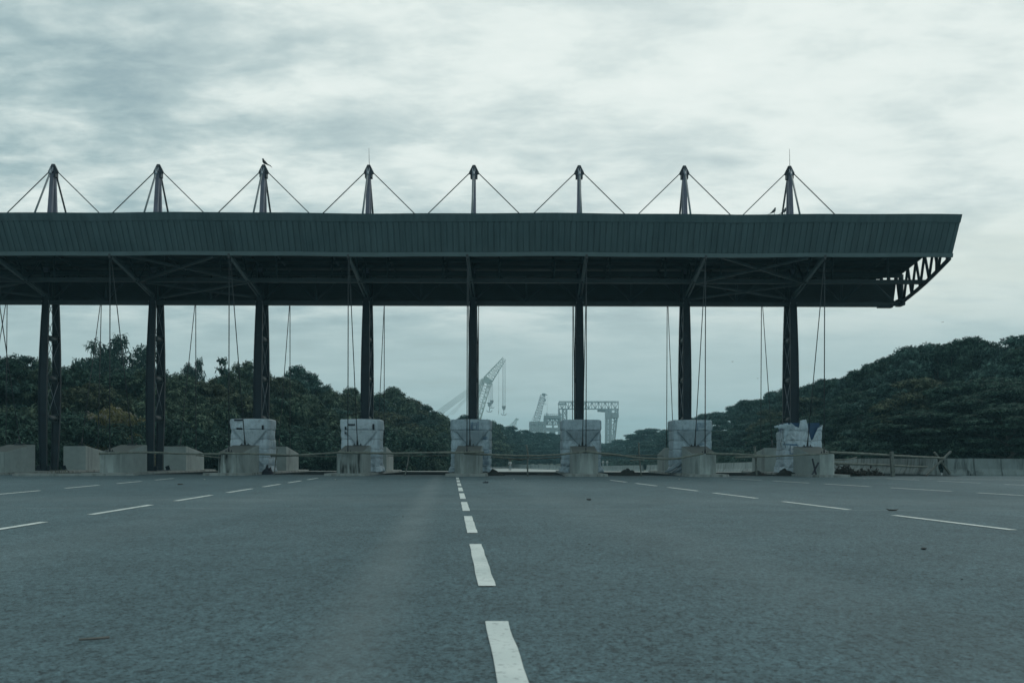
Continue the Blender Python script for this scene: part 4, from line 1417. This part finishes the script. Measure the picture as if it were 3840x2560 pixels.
for key, x, y, Y, w in [('h', 2330, 960, 62, 9), ('h', 2250, 965, 63, 9), ('g', 2290, 930, 66, 8), ('h', 2170, 970, 65, 9), ('h', 2090, 980, 68, 9), ('g', 2130, 935, 71, 8), ('h', 2010, 985, 73, 9), ('h', 1940, 1000, 80, 9), ('g', 1970, 960, 82, 8), ('h', 1870, 1010, 88, 10), ('h', 1800, 1015, 98, 10), ('h', 1720, 1022, 112, 11), ('h', 1650, 1030, 130, 11), ('h', 1580, 1034, 150, 12), ('h', 1500, 1040, 180, 13), ('h', 1430, 1042, 215, 14), ('h', 2400, 960, 61, 8)]:
    where = next(n for e, n in RB if x < e)
    plant(key, x, y + 12, Y + 9, w, '%s at foot of %s' % (KIND[key], where), '%s at foot of %s' % (KIND[key], where), 'bush')
# palm at the left edge
root = thing('palm_tree', (at(-12, 900, 82).x, 82, ground_z(82)), 'palm with drooping fronds cut by the left edge', 'tree')
b = MB(); p = ORG[root]; limb(b, p, p + Vector((.2, 0, 8.4)), .18, .12, TR, 8); b.build('trunk', M['bark'], root)
b = MB(); rnd = random.Random(4)
for k in range(15):
    a = 2 * pi * k / 15; el = rnd.uniform(.1, 1.1)
    pts = [p + Vector((.2, 0, 8.4))]
    d = Vector((cos(a) * cos(el), sin(a) * cos(el), sin(el)))
    for i in range(10):
        pts.append(pts[-1] + d * .19); d = (d + Vector((0, 0, -.16))).normalized()
    b.path(pts, .03, 5, .008)
    for i in range(2, 11):
        side = (pts[i] - pts[i - 1]).cross(Vector((0, 0, 1))).normalized()
        for s in (-1, 1):
            for q in (0, .5):
                leaf(b, pts[i - 1].lerp(pts[i], q), (side * s + Vector((0, 0, -.6)) + (pts[i] - pts[i - 1]) * 2).normalized(), .55, .05, rnd, .8)
b.build('crown', M['leaf_dark'], root)
# weeds by the left island nose
b = MB()
for i in range(26):
    p = Vector((-19.6 + rnd.uniform(-.6, .6), 42.6 + rnd.uniform(-.3, .4), .02))
    leaf(b, p, Vector((rnd.uniform(-.5, .5), rnd.uniform(-.3, .3), 1)).normalized(), rnd.uniform(.12, .35), .02, rnd, .3)
tag(b.build('weed_tuft', M['leaf_olive'], origin=(-19.6, 42.6, 0)), 'small weed tuft on the low left kerb nose', 'weeds')

# ------------------------------------------------------------------ far cranes


def lattice(b, p0, p1, w0, w1, n, r, flat=1.0):
    p0, p1 = Vector(p0), Vector(p1)
    d = (p1 - p0).normalized()
    a = d.cross(Vector((0, 1, 0))).normalized(); u = Vector((0, 1, 0)); u = (u - d * u.dot(d)).normalized()
    rings = []
    for i in range(n + 1):
        t = i / n; w = (w0 + (w1 - w0) * t) / 2; c = p0.lerp(p1, t)
        rings.append([c + a * w + u * w * flat, c - a * w + u * w * flat, c - a * w - u * w * flat, c + a * w - u * w * flat])
    for k in range(4): b.tube(rings[0][k], rings[-1][k], r, 5)
    for i in range(n):
        for k in range(4):
            j = (k + 1) % 4
            b.tube(rings[i][k], rings[i + 1][j] if i % 2 else rings[i + 1][k], r * .6, 4) if False else b.tube(rings[i][k if i % 2 else j], rings[i + 1][j if i % 2 else k], r * .6, 4)
            b.tube(rings[i][k], rings[i][j], r * .5, 4)


def hook(b, p, s):
    p = Vector(p)
    b.hexa([p + Vector((-.5 * s, -.3 * s, -1.6 * s)), p + Vector((.5 * s, -.3 * s, -1.6 * s)), p + Vector((.5 * s, .3 * s, -1.6 * s)), p + Vector((-.5 * s, .3 * s, -1.6 * s))],
           [p + Vector((-.9 * s, -.4 * s, 0)), p + Vector((.9 * s, -.4 * s, 0)), p + Vector((.9 * s, .4 * s, 0)), p + Vector((-.9 * s, .4 * s, 0))])
    b.tube(p + Vector((0, 0, -1.5 * s)), p + Vector((0, 0, -3.4 * s)), .16 * s, 6)
    for sg in (-1, 1):
        b.path([p + Vector((sg * s * x, 0, -z * s)) for x, z in ((0, 3.7), (.5, 3.8), (.95, 3.5), (1.05, 3.1))], .16 * s, 6)


D1 = 500.0
g0 = ground_z(D1)
cr = thing('lattice_boom_crane', (at(1080, 1050, D1).x, D1, g0), 'largest hazy crane, long pale lattice boom with three hook blocks', 'crane')
base = at(1076, 1008, D1); kn = at(1119, 874, D1); tip = at(1158, 823, D1)
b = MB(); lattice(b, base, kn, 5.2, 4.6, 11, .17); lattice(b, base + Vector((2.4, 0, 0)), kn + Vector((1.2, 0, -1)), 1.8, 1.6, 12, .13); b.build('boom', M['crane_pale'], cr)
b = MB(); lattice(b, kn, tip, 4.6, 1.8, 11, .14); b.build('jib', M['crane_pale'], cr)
b = MB()
pts = [(1104, 872), (1118, 864), (1129, 874), (1131, 884), (1122, 883), (1112, 878)]
q0 = [at(x, y, D1 - 2) for x, y in pts]; q1 = [at(x, y, D1 + 2) for x, y in pts]
b.hexa(q0, q1); b.build('boom_head', M['crane_pale'], cr)
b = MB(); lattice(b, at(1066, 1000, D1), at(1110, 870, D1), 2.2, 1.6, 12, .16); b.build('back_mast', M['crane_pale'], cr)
b = MB()
for k in range(5):
    b.tube(at(1108 + k * 2, 868 + k * 1.5, D1 + k), at(1000 + k * 3, 946 + k * 1.6, D1 + k), .11, 4)
for k in range(3): b.tube(at(1108, 876, D1 - k), at(1030 + k * 5, 952, D1 - k), .06, 4)
b.build('backstay', M['crane_pale'], cr)
for x0, y0, x1, y1, s, nn in ((1124, 884, 1124, 924, 1.25, 2), (1129.5, 882, 1129.5, 919, 1.05, 2), (1157, 826, 1157, 932, 1.2, 3)):
    b = MB(); hook(b, at(x1, y1, D1), s); hk = b.build('hook_block', M['crane_mauve'], cr)
    b = MB()
    for k in range(nn): b.tube(at(x0, y0, D1) + Vector(((k - (nn - 1) / 2) * .65, 0, 0)), at(x1, y1, D1) + Vector(((k - (nn - 1) / 2) * .65, 0, 0)), .085, 4)
    b.build('hoist_rope', M['crane_mauve'], hk)
b = MB(); b.tube(at(1145, 850, D1), at(1145, 942, D1), .06, 4); b.tube(at(1145, 942, D1), at(1145, 952, D1), .22, 5, .05); b.build('hoist_rope', M['crane_pale'], cr)
b = MB()
c = at(1068, 1040, D1)
b.box((c.x - 7, D1 - 3, g0 + 1.6), (c.x + 4, D1 + 3, g0 + 6.5))
for sg in (-1, 1): b.box((c.x - 6, D1 + sg * 3.4 - .7, g0), (c.x + 5, D1 + sg * 3.4 + .7, g0 + 1.6))
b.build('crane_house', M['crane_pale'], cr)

D2 = 600.0; g2 = ground_z(D2)
gc = thing('gantry_crane', (at(1350, 1050, D2).x, D2, g2), 'hazy grey gantry crane, truss girder on two lattice legs', 'crane')


def truss_wall(b, x0, x1, yt, yb, D, r, n, rail=True):
    for y in (yt, yb): b.beam(at(x0, y, D), at(x1, y, D), .7, .7)
    for i in range(n + 1):
        x = x0 + (x1 - x0) * i / n
        b.tube(at(x, yt, D), at(x, yb, D), r, 4)
        if i < n:
            xm = x + (x1 - x0) / n
            b.tube(at(x, yb if i % 2 else yt, D), at(xm, yt if i % 2 else yb, D), r, 4)


b = MB()
for D in (D2 - 5, D2 + 5): truss_wall(b, 1283, 1420, 923.5, 939, D, .2, 18)
for i in range(11):
    x = 1284 + 13.6 * i; b.tube(at(x, 923.5, D2 - 5), at(x, 923.5, D2 + 5), .25, 4)
    b.tube(at(x, 921, D2 - 5), at(x, 924, D2 - 5), .12, 4)
b.tube(at(1284, 921, D2 - 5), at(1420, 921, D2 - 5), .12, 4)
b.beam(at(1281, 928, D2 - 6), at(1301, 928, D2 - 6), 1, 1); b.beam(at(1372, 942, D2), at(1398, 944, D2), 3, 1.6)
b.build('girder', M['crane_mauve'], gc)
b = MB()
for x0, x1 in ((1283.5, 1283.5), (1292, 1292), (1301, 1301)):
    for D in (D2 - 5, D2 + 5): b.beam(at(x0, 939, D), at(x1, 1056, D), 1.0, 1.0)
for k in range(8):
    ya, yb = 941 + 14 * k, 955 + 14 * k
    for D in (D2 - 5, D2 + 5): b.tube(at(1292, ya, D), at(1301, yb, D), .28, 4); b.tube(at(1301, ya, D), at(1301 if k % 2 else 1292, yb, D), .2, 4); b.tube(at(1292, ya, D), at(1301, ya, D), .2, 4)
b.tube(at(1284, 946, D2 - 5), at(1292, 955, D2 - 5), .35, 4)
b.build('leg', M['crane_mauve'], gc)
b = MB()
for D in (D2 - 5, D2 + 5):
    b.beam(at(1393, 940, D), at(1392, 1056, D), 1.6, 1.6); b.beam(at(1401.5, 940, D), at(1401, 1056, D), 1.8, 1.8); b.beam(at(1419, 938, D), at(1406.5, 1056, D), 1.0, 1.0)
    b.beam(at(1413, 940, D), at(1403.5, 1056, D), .7, .7)
    for k in range(9):
        ya, yb = 942 + 12.5 * k, 954.5 + 12.5 * k
        t0, t1 = (ya - 938) / 118, (yb - 938) / 118
        xr0, xr1 = 1419 - 12.5 * t0, 1419 - 12.5 * t1
        b.tube(at(1393 if k % 2 else 1401, ya, D), at(1401 if k % 2 else 1393, yb, D), .28, 4); b.tube(at(1393, ya, D), at(1401, ya, D), .2, 4)
        b.tube(at(1401 if k % 2 else xr0, ya, D), at(xr1 if k % 2 else 1401, yb, D), .25, 4); b.tube(at(1401, ya, D), at(xr0, ya, D), .2, 4)
b.build('leg', M['crane_mauve'], gc)
b = MB(); q = at(1404, 959, D2 - 7); q2 = at(1421, 947, D2 - 7)
b.box((q.x, D2 - 7, q.z), (q2.x, D2 + 4, q2.z)); q = at(1392, 960, D2 - 6); q2 = at(1403, 949, D2 - 6); b.box((q.x, D2 - 6, q.z), (q2.x, D2 + 3, q2.z))
b.build('machine_house', M['crane_mauve'], gc)

D3 = 590.0
pl = thing('steel_platform', (at(1250, 1050, D3).x, D3, ground_z(D3)), 'hazy steel truss platform left of the gantry crane', 'platform')
b = MB()
for D in (D3 - 8, D3 + 8):
    truss_wall(b, 1216, 1250, 969, 980, D, .3, 8); truss_wall(b, 1216, 1288, 983, 990, D, .3, 14); truss_wall(b, 1251, 1287, 959, 975, D, .3, 6)
b.build('deck_truss', M['crane_mauve'], pl)
b = MB()
for x, yt in ((1218, 969), (1233, 969), (1252, 956), (1270, 975), (1287, 956), (1244, 969)):
    for D in (D3 - 8, D3 + 8): b.beam(at(x, yt, D), at(x, 1056, D), 1.1, 1.1)
for x0, x1 in ((1218, 1233), (1233, 1252), (1252, 1270), (1270, 1287)):
    b.tube(at(x0, 990, D3 - 8), at(x1, 1020, D3 - 8), .35, 4); b.tube(at(x1, 990, D3 - 8), at(x0, 1020, D3 - 8), .35, 4)
for x, yt in ((1218, 969), (1233, 969), (1252, 956), (1270, 975), (1287, 956), (1244, 969)):
    b.beam(at(x, yt + 2, D3 - 8), at(x, yt + 2, D3 + 8), .8, .8)
b.build('support_frame', M['crane_mauve'], pl)
b = MB(); q = at(1250, 960, D3 - 9); q2 = at(1288, 953.5, D3 - 9); b.box((q.x, D3 - 9, q.z), (q2.x, D3 + 9, q2.z))
q = at(1249, 972, D3 - 8.5); q2 = at(1257, 958, D3 - 8.5); b.box((q.x, D3 - 8.5, q.z), (q2.x, D3 + 5, q2.z))
for x in (1256, 1286): b.tube(at(x, 954, D3), at(x, 945, D3), .55, 5, .05)
b.tube(at(1250, 950.5, D3 - 9), at(1288, 950.5, D3 - 9), .1, 4)
for i in range(9): b.tube(at(1250 + 4.7 * i, 950.5, D3 - 9), at(1250 + 4.7 * i, 954, D3 - 9), .1, 4)
b.build('roof_block', M['crane_mauve'], pl)
b = MB(); q = at(1263, 1000, D3 - 7); q2 = at(1275, 984, D3 - 7); b.box((q.x, D3 - 7, q.z), (q2.x, D3 + 2, q2.z)); b.build('machine_house', M['crane_mauve'], pl)

D4 = 620.0
c4 = thing('lattice_boom_crane', (at(1226, 1050, D4).x, D4, ground_z(D4)), 'smaller hazy crane, steep boom rising from the steel platform', 'crane')
b = MB(); lattice(b, at(1224, 1000, D4), at(1246.5, 908, D4), 4.2, 3.0, 16, .2); b.build('boom', M['crane_mauve'], c4)
b = MB()
b.beam(at(1244, 905.5, D4), at(1252, 906, D4), 2, 1.4); b.tube(at(1250, 906, D4), at(1256.5, 906, D4), .35, 5); b.tube(at(1248, 908, D4), at(1252, 911, D4), .3, 5)
b.build('boom_head', M['crane_mauve'], c4)
b = MB(); hook(b, at(1251, 916, D4), .9); hk = b.build('hook_block', M['crane_mauve'], c4)
b = MB(); b.tube(at(1251, 907, D4), at(1251, 917, D4), .12, 4); b.build('hoist_rope', M['crane_mauve'], hk)
b = MB(); b.tube(at(1244, 910, D4), at(1215, 982, D4), .09, 4); b.tube(at(1243, 912, D4), at(1219, 972, D4), .09, 4); b.tube(at(1256.5, 906, D4), at(1256.5, 944, D4), .05, 4)
b.build('backstay', M['crane_mauve'], c4)
b = MB(); q = at(1226, 1046, D4); b.box((q.x - 6, D4 - 3, ground_z(D4)), (q.x + 4, D4 + 3, ground_z(D4) + 6)); b.build('crane_house', M['crane_mauve'], c4)
D5 = 760.0
c5 = thing('lattice_boom_crane', (at(1172, 1050, D5).x, D5, ground_z(D5)), 'tiny faint far crane between the two middle booths', 'crane')
b = MB(); lattice(b, at(1165, 1010, D5), at(1186, 962, D5), 4.5, 1.6, 10, .22); b.build('boom', M['crane_pale'], c5)
b = MB(); b.beam(at(1184, 961, D5), at(1191, 963.5, D5), 1.6, 1.0); b.build('boom_head', M['crane_pale'], c5)
b = MB(); b.tube(at(1186, 962, D5), at(1163, 982, D5), .14, 4); b.tube(at(1186, 962, D5), at(1160, 988, D5), .14, 4); b.tube(at(1186.5, 963, D5), at(1186.5, 992, D5), .12, 4); b.build('backstay', M['crane_pale'], c5)
b = MB(); q = at(1165, 1046, D5); b.box((q.x - 6, D5 - 3, ground_z(D5)), (q.x + 4, D5 + 3, ground_z(D5) + 6)); b.build('crane_house', M['crane_pale'], c5)

# ------------------------------------------------------------------ people


def skin_mesh(name, verts, edges, radii, mat, parent, root_i=0, lvl=2):
    me = bpy.data.meshes.new(name)
    me.from_pydata([tuple(v) for v in verts], edges, [])
    o = bpy.data.objects.new(name, me); COL.objects.link(o); o.parent = parent
    md = o.modifiers.new('skin', 'SKIN'); md.use_smooth_shade = True
    for i, r in enumerate(radii):
        sv = me.skin_vertices[0].data[i]
        sv.radius = (r, r) if not isinstance(r, tuple) else r
        sv.use_root = (i == root_i)
    ss = o.modifiers.new('sub', 'SUBSURF'); ss.levels = lvl; ss.render_levels = lvl
    me.materials.append(mat)
    return o


def person(loc_, label, rz=0, stride=.12):
    root = thing('person', loc_, label, 'person')
    root.rotation_euler = (0, 0, rz)
    V = [(0, 0, .95), (0, 0, 1.12), (0, .01, 1.34), (0, 0, 1.46), (0, -.02, 1.55), (0, -.03, 1.64), (0, -.02, 1.72),
         (.17, 0, 1.40), (.22, .02, 1.14), (.24, -.06, .90), (.245, -.08, .82), (-.17, 0, 1.40), (-.22, .02, 1.14), (-.24, .03, .90), (-.245, .02, .82),
         (.09, 0, .88), (.10, -stride, .50), (.10, -stride * .9, .10), (.10, -stride * .9 - .14, .04), (-.09, 0, .88), (-.10, stride * .6, .50), (-.10, stride * 1.6, .12), (-.10, stride * 1.6 - .14, .04)]
    E = [(0, 1), (1, 2), (2, 3), (3, 4), (4, 5), (5, 6), (2, 7), (7, 8), (8, 9), (9, 10), (2, 11), (11, 12), (12, 13), (13, 14), (0, 15), (15, 16), (16, 17), (17, 18), (0, 19), (19, 20), (20, 21), (21, 22)]
    R = [.12, .12, .13, .07, .06, .095, .07, .06, .045, .035, .035, .06, .045, .035, .035, .085, .06, .042, .035, .085, .06, .042, .035]
    skin_mesh('body', V, E, R, M['skin'], root)
    sv = [(0, 0, .86), (0, 0, 1.0), (0, 0, 1.15), (0, .01, 1.36), (0, 0, 1.44), (.18, 0, 1.40), (.225, .02, 1.14), (.235, -.02, 1.02), (-.18, 0, 1.40), (-.225, .02, 1.14), (-.235, .02, 1.02)]
    skin_mesh('shirt', sv, [(0, 1), (1, 2), (2, 3), (3, 4), (3, 5), (5, 6), (6, 7), (3, 8), (8, 9), (9, 10)], [.135, .125, .125, .135, .075, .07, .055, .05, .07, .055, .05], M['white_cloth'], root)
    tv = [(0, 0, .98), (.09, 0, .86), (.10, -stride, .50), (.10, -stride * .9, .12), (-.09, 0, .86), (-.10, stride * .6, .50), (-.10, stride * 1.6, .14)]
    skin_mesh('trousers', tv, [(0, 1), (1, 2), (2, 3), (0, 4), (4, 5), (5, 6)], [.14, .11, .085, .07, .11, .085, .07], M['pale_cloth'], root)
    skin_mesh('hair', [(0, .0, 1.66), (0, 0, 1.73), (0, .02, 1.76)], [(0, 1), (1, 2)], [.10, .098, .06], M['hair'], root)
    for sx in (-1, 1):      # feet
        pass
    return root


pp = at(1171.5, 1082, 158)
person((pp.x, 158, ground_z(158)), 'far person in white shirt walking on the road between the two middle booths', .2)
for x, lab in ((1278, 'left of two distant people in pale shirts above the far barrier'), (1287.5, 'right of two distant people in pale shirts above the far barrier')):
    # they stand just beyond the far barrier
    Y = 214
    q = at(x + 107, 1066, Y)
    person((q.x, Y, -1.3), lab.replace('above', 'behind'), 2.6)

# ------------------------------------------------------------------ birds


def bird(loc_, label, s, heading, mat, kite=False, flying=False):
    root = thing('bird', loc_, label, 'bird')
    L = Vector(loc_)
    dx = cos(heading); f = Vector((dx, sin(heading), 0)); side = Vector((-sin(heading), dx, 0)); up = Vector((0, 0, 1))
    b = MB()
    if flying:
        secs = [(L + f * (s * (t - .5)) * 1.0, s * .12 * sin(pi * min(.98, max(.05, t))) + .004, s * .1 * sin(pi * min(.98, max(.05, t))) + .004, side, up) for t in (0, .15, .35, .6, .8, .92, 1)]
        b.loft(secs, 8)
    else:
        pts = [(-.62, .08, .03, .04), (-.42, .22, .09, .09), (-.22, .36, .19, .17), (-.05, .50, .25, .22), (.06, .66, .21, .19), (.12, .80, .13, .12), (.14, .90, .125, .125), (.17, .97, .085, .08), (.20, .985, .03, .03)]
        ax = (f * .45 + up * .9).normalized(); nb = side.cross(ax).normalized()
        secs = [(L + f * (s * x) + up * (s * z), s * a, s * c, side, nb) for x, z, a, c in pts]
        b.loft(secs, 10)
        for sg in (-1, 1):      # legs
            b.tube(L + side * (sg * .06 * s) + up * (.38 * s), L + side * (sg * .06 * s) + f * (.03 * s), .02 * s, 5)
    b.build('body', mat, root)
    w = MB()
    for sg in (-1, 1):
        if flying:
            a = L + side * (sg * .1 * s); e = L + side * (sg * 1.0 * s) + up * (.35 * s) - f * (.15 * s)
            w.hexa([a + f * .18 * s - up * .01, a - f * .18 * s - up * .01, e - f * .05 * s - up * .01, e + f * .04 * s - up * .01], [a + f * .18 * s + up * .01, a - f * .18 * s + up * .01, e - f * .05 * s + up * .01, e + f * .04 * s + up * .01])
        else:
            ax = (f * .45 + up * .9).normalized()
            secs = []
            for x, z, a, c in ((-.60, .16, .02, .01), (-.36, .34, .06, .02), (-.14, .52, .10, .03), (.02, .68, .08, .03), (.06, .74, .02, .02)):
                secs.append((L + f * (s * x) + up * (s * z) + side * (sg * .14 * s), s * c, s * a, side, side.cross(ax)))
            w.loft(secs, 8)
    w.build('wing', mat, root)
    t = MB()
    if flying:
        a = L - f * (s * .45); t.hexa([a + side * .06 * s, a - side * .06 * s, a - f * .4 * s - side * .15 * s, a - f * .4 * s + side * .15 * s][::-1], [p + up * .012 for p in (a + side * .06 * s, a - side * .06 * s, a - f * .4 * s - side * .15 * s, a - f * .4 * s + side * .15 * s)][::-1])
    else:
        p0 = L - f * (s * .5) + up * (s * .22)
        for sg in (-1, 1) if kite else (0,):
            p1 = L - f * (s * (.98 + (.06 if sg > 0 else -.1) * (1 if kite else 0))) - up * (s * (.06 + (.1 * sg if kite else .0)))
            t.beam(p0, p1, .14 * s, .05 * s)
    t.build('tail', mat, root)
    k = MB()
    if not flying:
        h = L + f * (.20 * s) + up * (.985 * s)
        k.path([h - f * .03 * s, h + f * .06 * s - up * .01 * s, h + f * .11 * s - up * .06 * s], .03 * s, 6, radii=[.035 * s, .025 * s, .006 * s])
    else:
        h = L + f * (.5 * s); k.tube(h, h + f * .12 * s, .03 * s, 5, .005 * s)
    k.build('beak', M['cap'], root)
    return root


Xm = COLX[3]
bird((Xm + .02, YC, 15.40), 'dark hook-beaked bird of prey perched on the third mast', .38, pi, M['feather'], kite=True)
zr = ZT + wav(12.1)
bird((at(1776, 490, YF - .9).x, YF - .95, ZT + wav(11.0) - .005), 'small pigeon on the roof edge left of the last mast', .30, .15, M['feather_grey'])
bird((at(1800, 490, YF - .9).x, YF - .95, ZT + wav(11.4) - .005), 'small pigeon on the roof edge half behind last mast stay', .29, .1, M['feather_grey'])
for x, y, Y, lab in ((1682, 830.5, 90, 'tiny dark bird flying in the gap between the two right-hand columns'), (2164.5, 740, 80, 'tiny dark bird flying above the right-hand trees'), (1740, 869, 100, 'tiny dark bird flying low near the last column')):
    bird(tuple(at(x, y, Y)), lab, .11, .6, M['feather'], flying=True)

# ------------------------------------------------------------------ haze
b = MB(); b.box((-705, -62, -2.6), (705, 1485, 56))
hz = tag(b.build('haze', M['soil']), kind='stuff')
hm = bpy.data.materials.new('haze_air'); hm.use_nodes = True
nt = hm.node_tree; nt.nodes.clear()
o = nt.nodes.new('ShaderNodeOutputMaterial'); v = nt.nodes.new('ShaderNodeVolumePrincipled')
v.inputs['Color'].default_value = (.42, .84, .98, 1); v.inputs['Density'].default_value = .00055; v.inputs['Anisotropy'].default_value = .2
nt.links.new(v.outputs[0], o.inputs['Volume'])
hz.data.materials.clear(); hz.data.materials.append(hm)

# ------------------------------------------------------------------ sky and sun
SUN_EL, SUN_AZ = radians(48), radians(32)      # ahead and to the right, behind the clouds
W = bpy.data.worlds.new('World'); SC.world = W; W.use_nodes = True
nt = W.node_tree; N = nt.nodes; N.clear(); LK = nt.links.new
out = N.new('ShaderNodeOutputWorld')
sky = N.new('ShaderNodeTexSky'); sky.sky_type = 'NISHITA'; sky.sun_disc = False
sky.sun_elevation = SUN_EL; sky.sun_rotation = SUN_AZ; sky.air_density = 1.2; sky.dust_density = 2.5
bg1 = N.new('ShaderNodeBackground'); bg1.inputs[1].default_value = .075; LK(sky.outputs[0], bg1.inputs[0])
bg2 = N.new('ShaderNodeBackground'); bg2.inputs[1].default_value = 1.13
ms = N.new('ShaderNodeMixShader'); LK(bg1.outputs[0], ms.inputs[1]); LK(bg2.outputs[0], ms.inputs[2]); LK(ms.outputs[0], out.inputs[0])
tc = N.new('ShaderNodeTexCoord'); sp = N.new('ShaderNodeSeparateXYZ'); LK(tc.outputs['Generated'], sp.inputs[0])


def math_(op, a, b_=None, c=None):
    m = N.new('ShaderNodeMath'); m.operation = op
    for i, val in enumerate((a, b_, c)):
        if val is None: continue
        if isinstance(val, (int, float)): m.inputs[i].default_value = val
        else: LK(val, m.inputs[i])
    return m.outputs[0]


def ramp_(fac, stops):
    r = N.new('ShaderNodeValToRGB')
    while len(r.color_ramp.elements) < len(stops): r.color_ramp.elements.new(.5)
    for e, (p, c) in zip(r.color_ramp.elements, stops):
        e.position = p; e.color = (*c, 1) if isinstance(c, tuple) else (c, c, c, 1)
    LK(fac, r.inputs[0]); return r.outputs[0]


def mix_(f, a, b_, mode='MIX'):
    m = N.new('ShaderNodeMix'); m.data_type = 'RGBA'; m.blend_type = mode
    for s, val in ((m.inputs[0], f), (m.inputs[6], a), (m.inputs[7], b_)):
        if isinstance(val, tuple): s.default_value = (*val, 1)
        elif isinstance(val, (int, float)): s.default_value = val
        else: LK(val, s)
    return m.outputs[2]


zz = math_('ADD', math_('MAXIMUM', sp.outputs[2], 0.0), .16)
u = math_('DIVIDE', sp.outputs[0], zz); w = math_('DIVIDE', sp.outputs[1], zz)
cb = N.new('ShaderNodeCombineXYZ'); LK(u, cb.inputs[0]); LK(w, cb.inputs[1])


def noise_(scale, stretch, detail, rough, dist, off=(0, 0, 0), rot=0):
    mp = N.new('ShaderNodeMapping'); mp.inputs['Scale'].default_value = stretch; mp.inputs['Location'].default_value = off; mp.inputs['Rotation'].default_value = (0, 0, rot)
    LK(cb.outputs[0], mp.inputs[0])
    n = N.new('ShaderNodeTexNoise'); n.inputs['Scale'].default_value = scale; n.inputs['Detail'].default_value = detail
    n.inputs['Roughness'].default_value = rough; n.inputs['Distortion'].default_value = dist
    LK(mp.outputs[0], n.inputs[0]); return n.outputs['Fac']


n1 = noise_(3.0, (.85, 1.15, 1), 9, .55, .15, (3.1, 1.7, 0), .16)
n2 = noise_(1.4, (.8, 1.25, 1), 4, .5, .1, (7.3, 2.2, 0), -.1)
n3 = noise_(8.0, (.75, 1.2, 1), 8, .62, .2, (1.3, 5.2, 0), .2)
s = math_('ADD', math_('MULTIPLY', n1, .50), math_('MULTIPLY', n2, .24))
s = math_('ADD', s, math_('MULTIPLY', n3, .30))
sd = (sin(SUN_AZ) * cos(SUN_EL), cos(SUN_AZ) * cos(SUN_EL), sin(SUN_EL))
dot = N.new('ShaderNodeVectorMath'); dot.operation = 'DOT_PRODUCT'; LK(tc.outputs['Generated'], dot.inputs[0]); dot.inputs[1].default_value = sd
glow = N.new('ShaderNodeMapRange'); glow.inputs['From Min'].default_value = .50; glow.inputs['From Max'].default_value = .93; glow.interpolation_type = 'SMOOTHSTEP'
LK(dot.outputs['Value'], glow.inputs[0])
s = math_('MULTIPLY_ADD', math_('SUBTRACT', s, .53), .86, .521)
s = math_('ADD', s, math_('MULTIPLY_ADD', glow.outputs[0], .078, -.024))
cloud = ramp_(s, [(.37, (.19, .30, .34)), (.43, (.27, .385, .41)), (.475, (.36, .475, .49)), (.525, (.52, .62, .615)), (.575, (.69, .77, .745)), (.65, (.79, .85, .82))])
# thin, bright cloud round the hidden sun; heavier bank to the left
cloud = mix_(math_('MULTIPLY', glow.outputs[0], .55), cloud, (.76, .82, .79))
# smooth hazy band towards the horizon
low = N.new('ShaderNodeMapRange'); low.inputs['From Min'].default_value = .09; low.inputs['From Max'].default_value = .19
low.inputs['To Min'].default_value = .88; low.inputs['To Max'].default_value = 0; low.interpolation_type = 'SMOOTHSTEP'
LK(sp.outputs[2], low.inputs[0])
cloud = mix_(low.outputs[0], cloud, (.42, .535, .54))
ns = noise_(1.0, (.22, 1.9, 1), 6, .55, .2, (2.2, .35, 0), .06)
side = N.new('ShaderNodeMapRange'); side.inputs['From Min'].default_value = .12; side.inputs['From Max'].default_value = .34; side.interpolation_type = 'SMOOTHSTEP'; LK(sp.outputs[0], side.inputs[0])
hgt = ramp_(sp.outputs[2], [(.115, 0.0), (.15, 1.0), (.19, 1.0), (.23, 0.0)])
stf = math_('MULTIPLY', math_('MULTIPLY', ramp_(ns, [(.42, 0.0), (.56, .8)]), side.outputs[0]), hgt)
cloud = mix_(stf, cloud, (.66, .73, .68))
LK(cloud, bg2.inputs[0])
cov = ramp_(s, [(.36, .8), (.46, .97), (.55, 1.0)])
LK(cov, ms.inputs[0])

sun = bpy.data.lights.new('sun', 'SUN'); sun.energy = .5; sun.angle = radians(22); sun.color = (1.0, .97, .91)
so = bpy.data.objects.new('sun', sun); COL.objects.link(so)
so.rotation_euler = Vector((-sd[0], -sd[1], -sd[2])).to_track_quat('-Z', 'Y').to_euler()
so.location = (30, 60, 80)

# ------------------------------------------------------------------ camera and output
cam = bpy.data.cameras.new('camera'); co = bpy.data.objects.new('camera', cam); COL.objects.link(co)
co.location = (0, 0, H); co.rotation_euler = (radians(90), radians(-.149), 0)
cam.sensor_width = 36; cam.lens = 36 * F / 2352
cam.shift_x = -(CX - 1176) / 2352; cam.shift_y = (CY - 784) / 2352
cam.clip_start = .05; cam.clip_end = 5000
cam.dof.use_dof = True; cam.dof.focus_distance = 47; cam.dof.aperture_fstop = 5.6
SC.camera = co
SC.render.engine = 'CYCLES'
SC.view_settings.view_transform = 'Standard'; SC.view_settings.look = 'None'; SC.view_settings.exposure = 0; SC.view_settings.gamma = 1
SC.cycles.max_bounces = 6; SC.cycles.diffuse_bounces = 3; SC.cycles.glossy_bounces = 2; SC.cycles.transmission_bounces = 2; SC.cycles.volume_bounces = 0
SC.cycles.use_denoising = True
SC.render.film_transparent = False
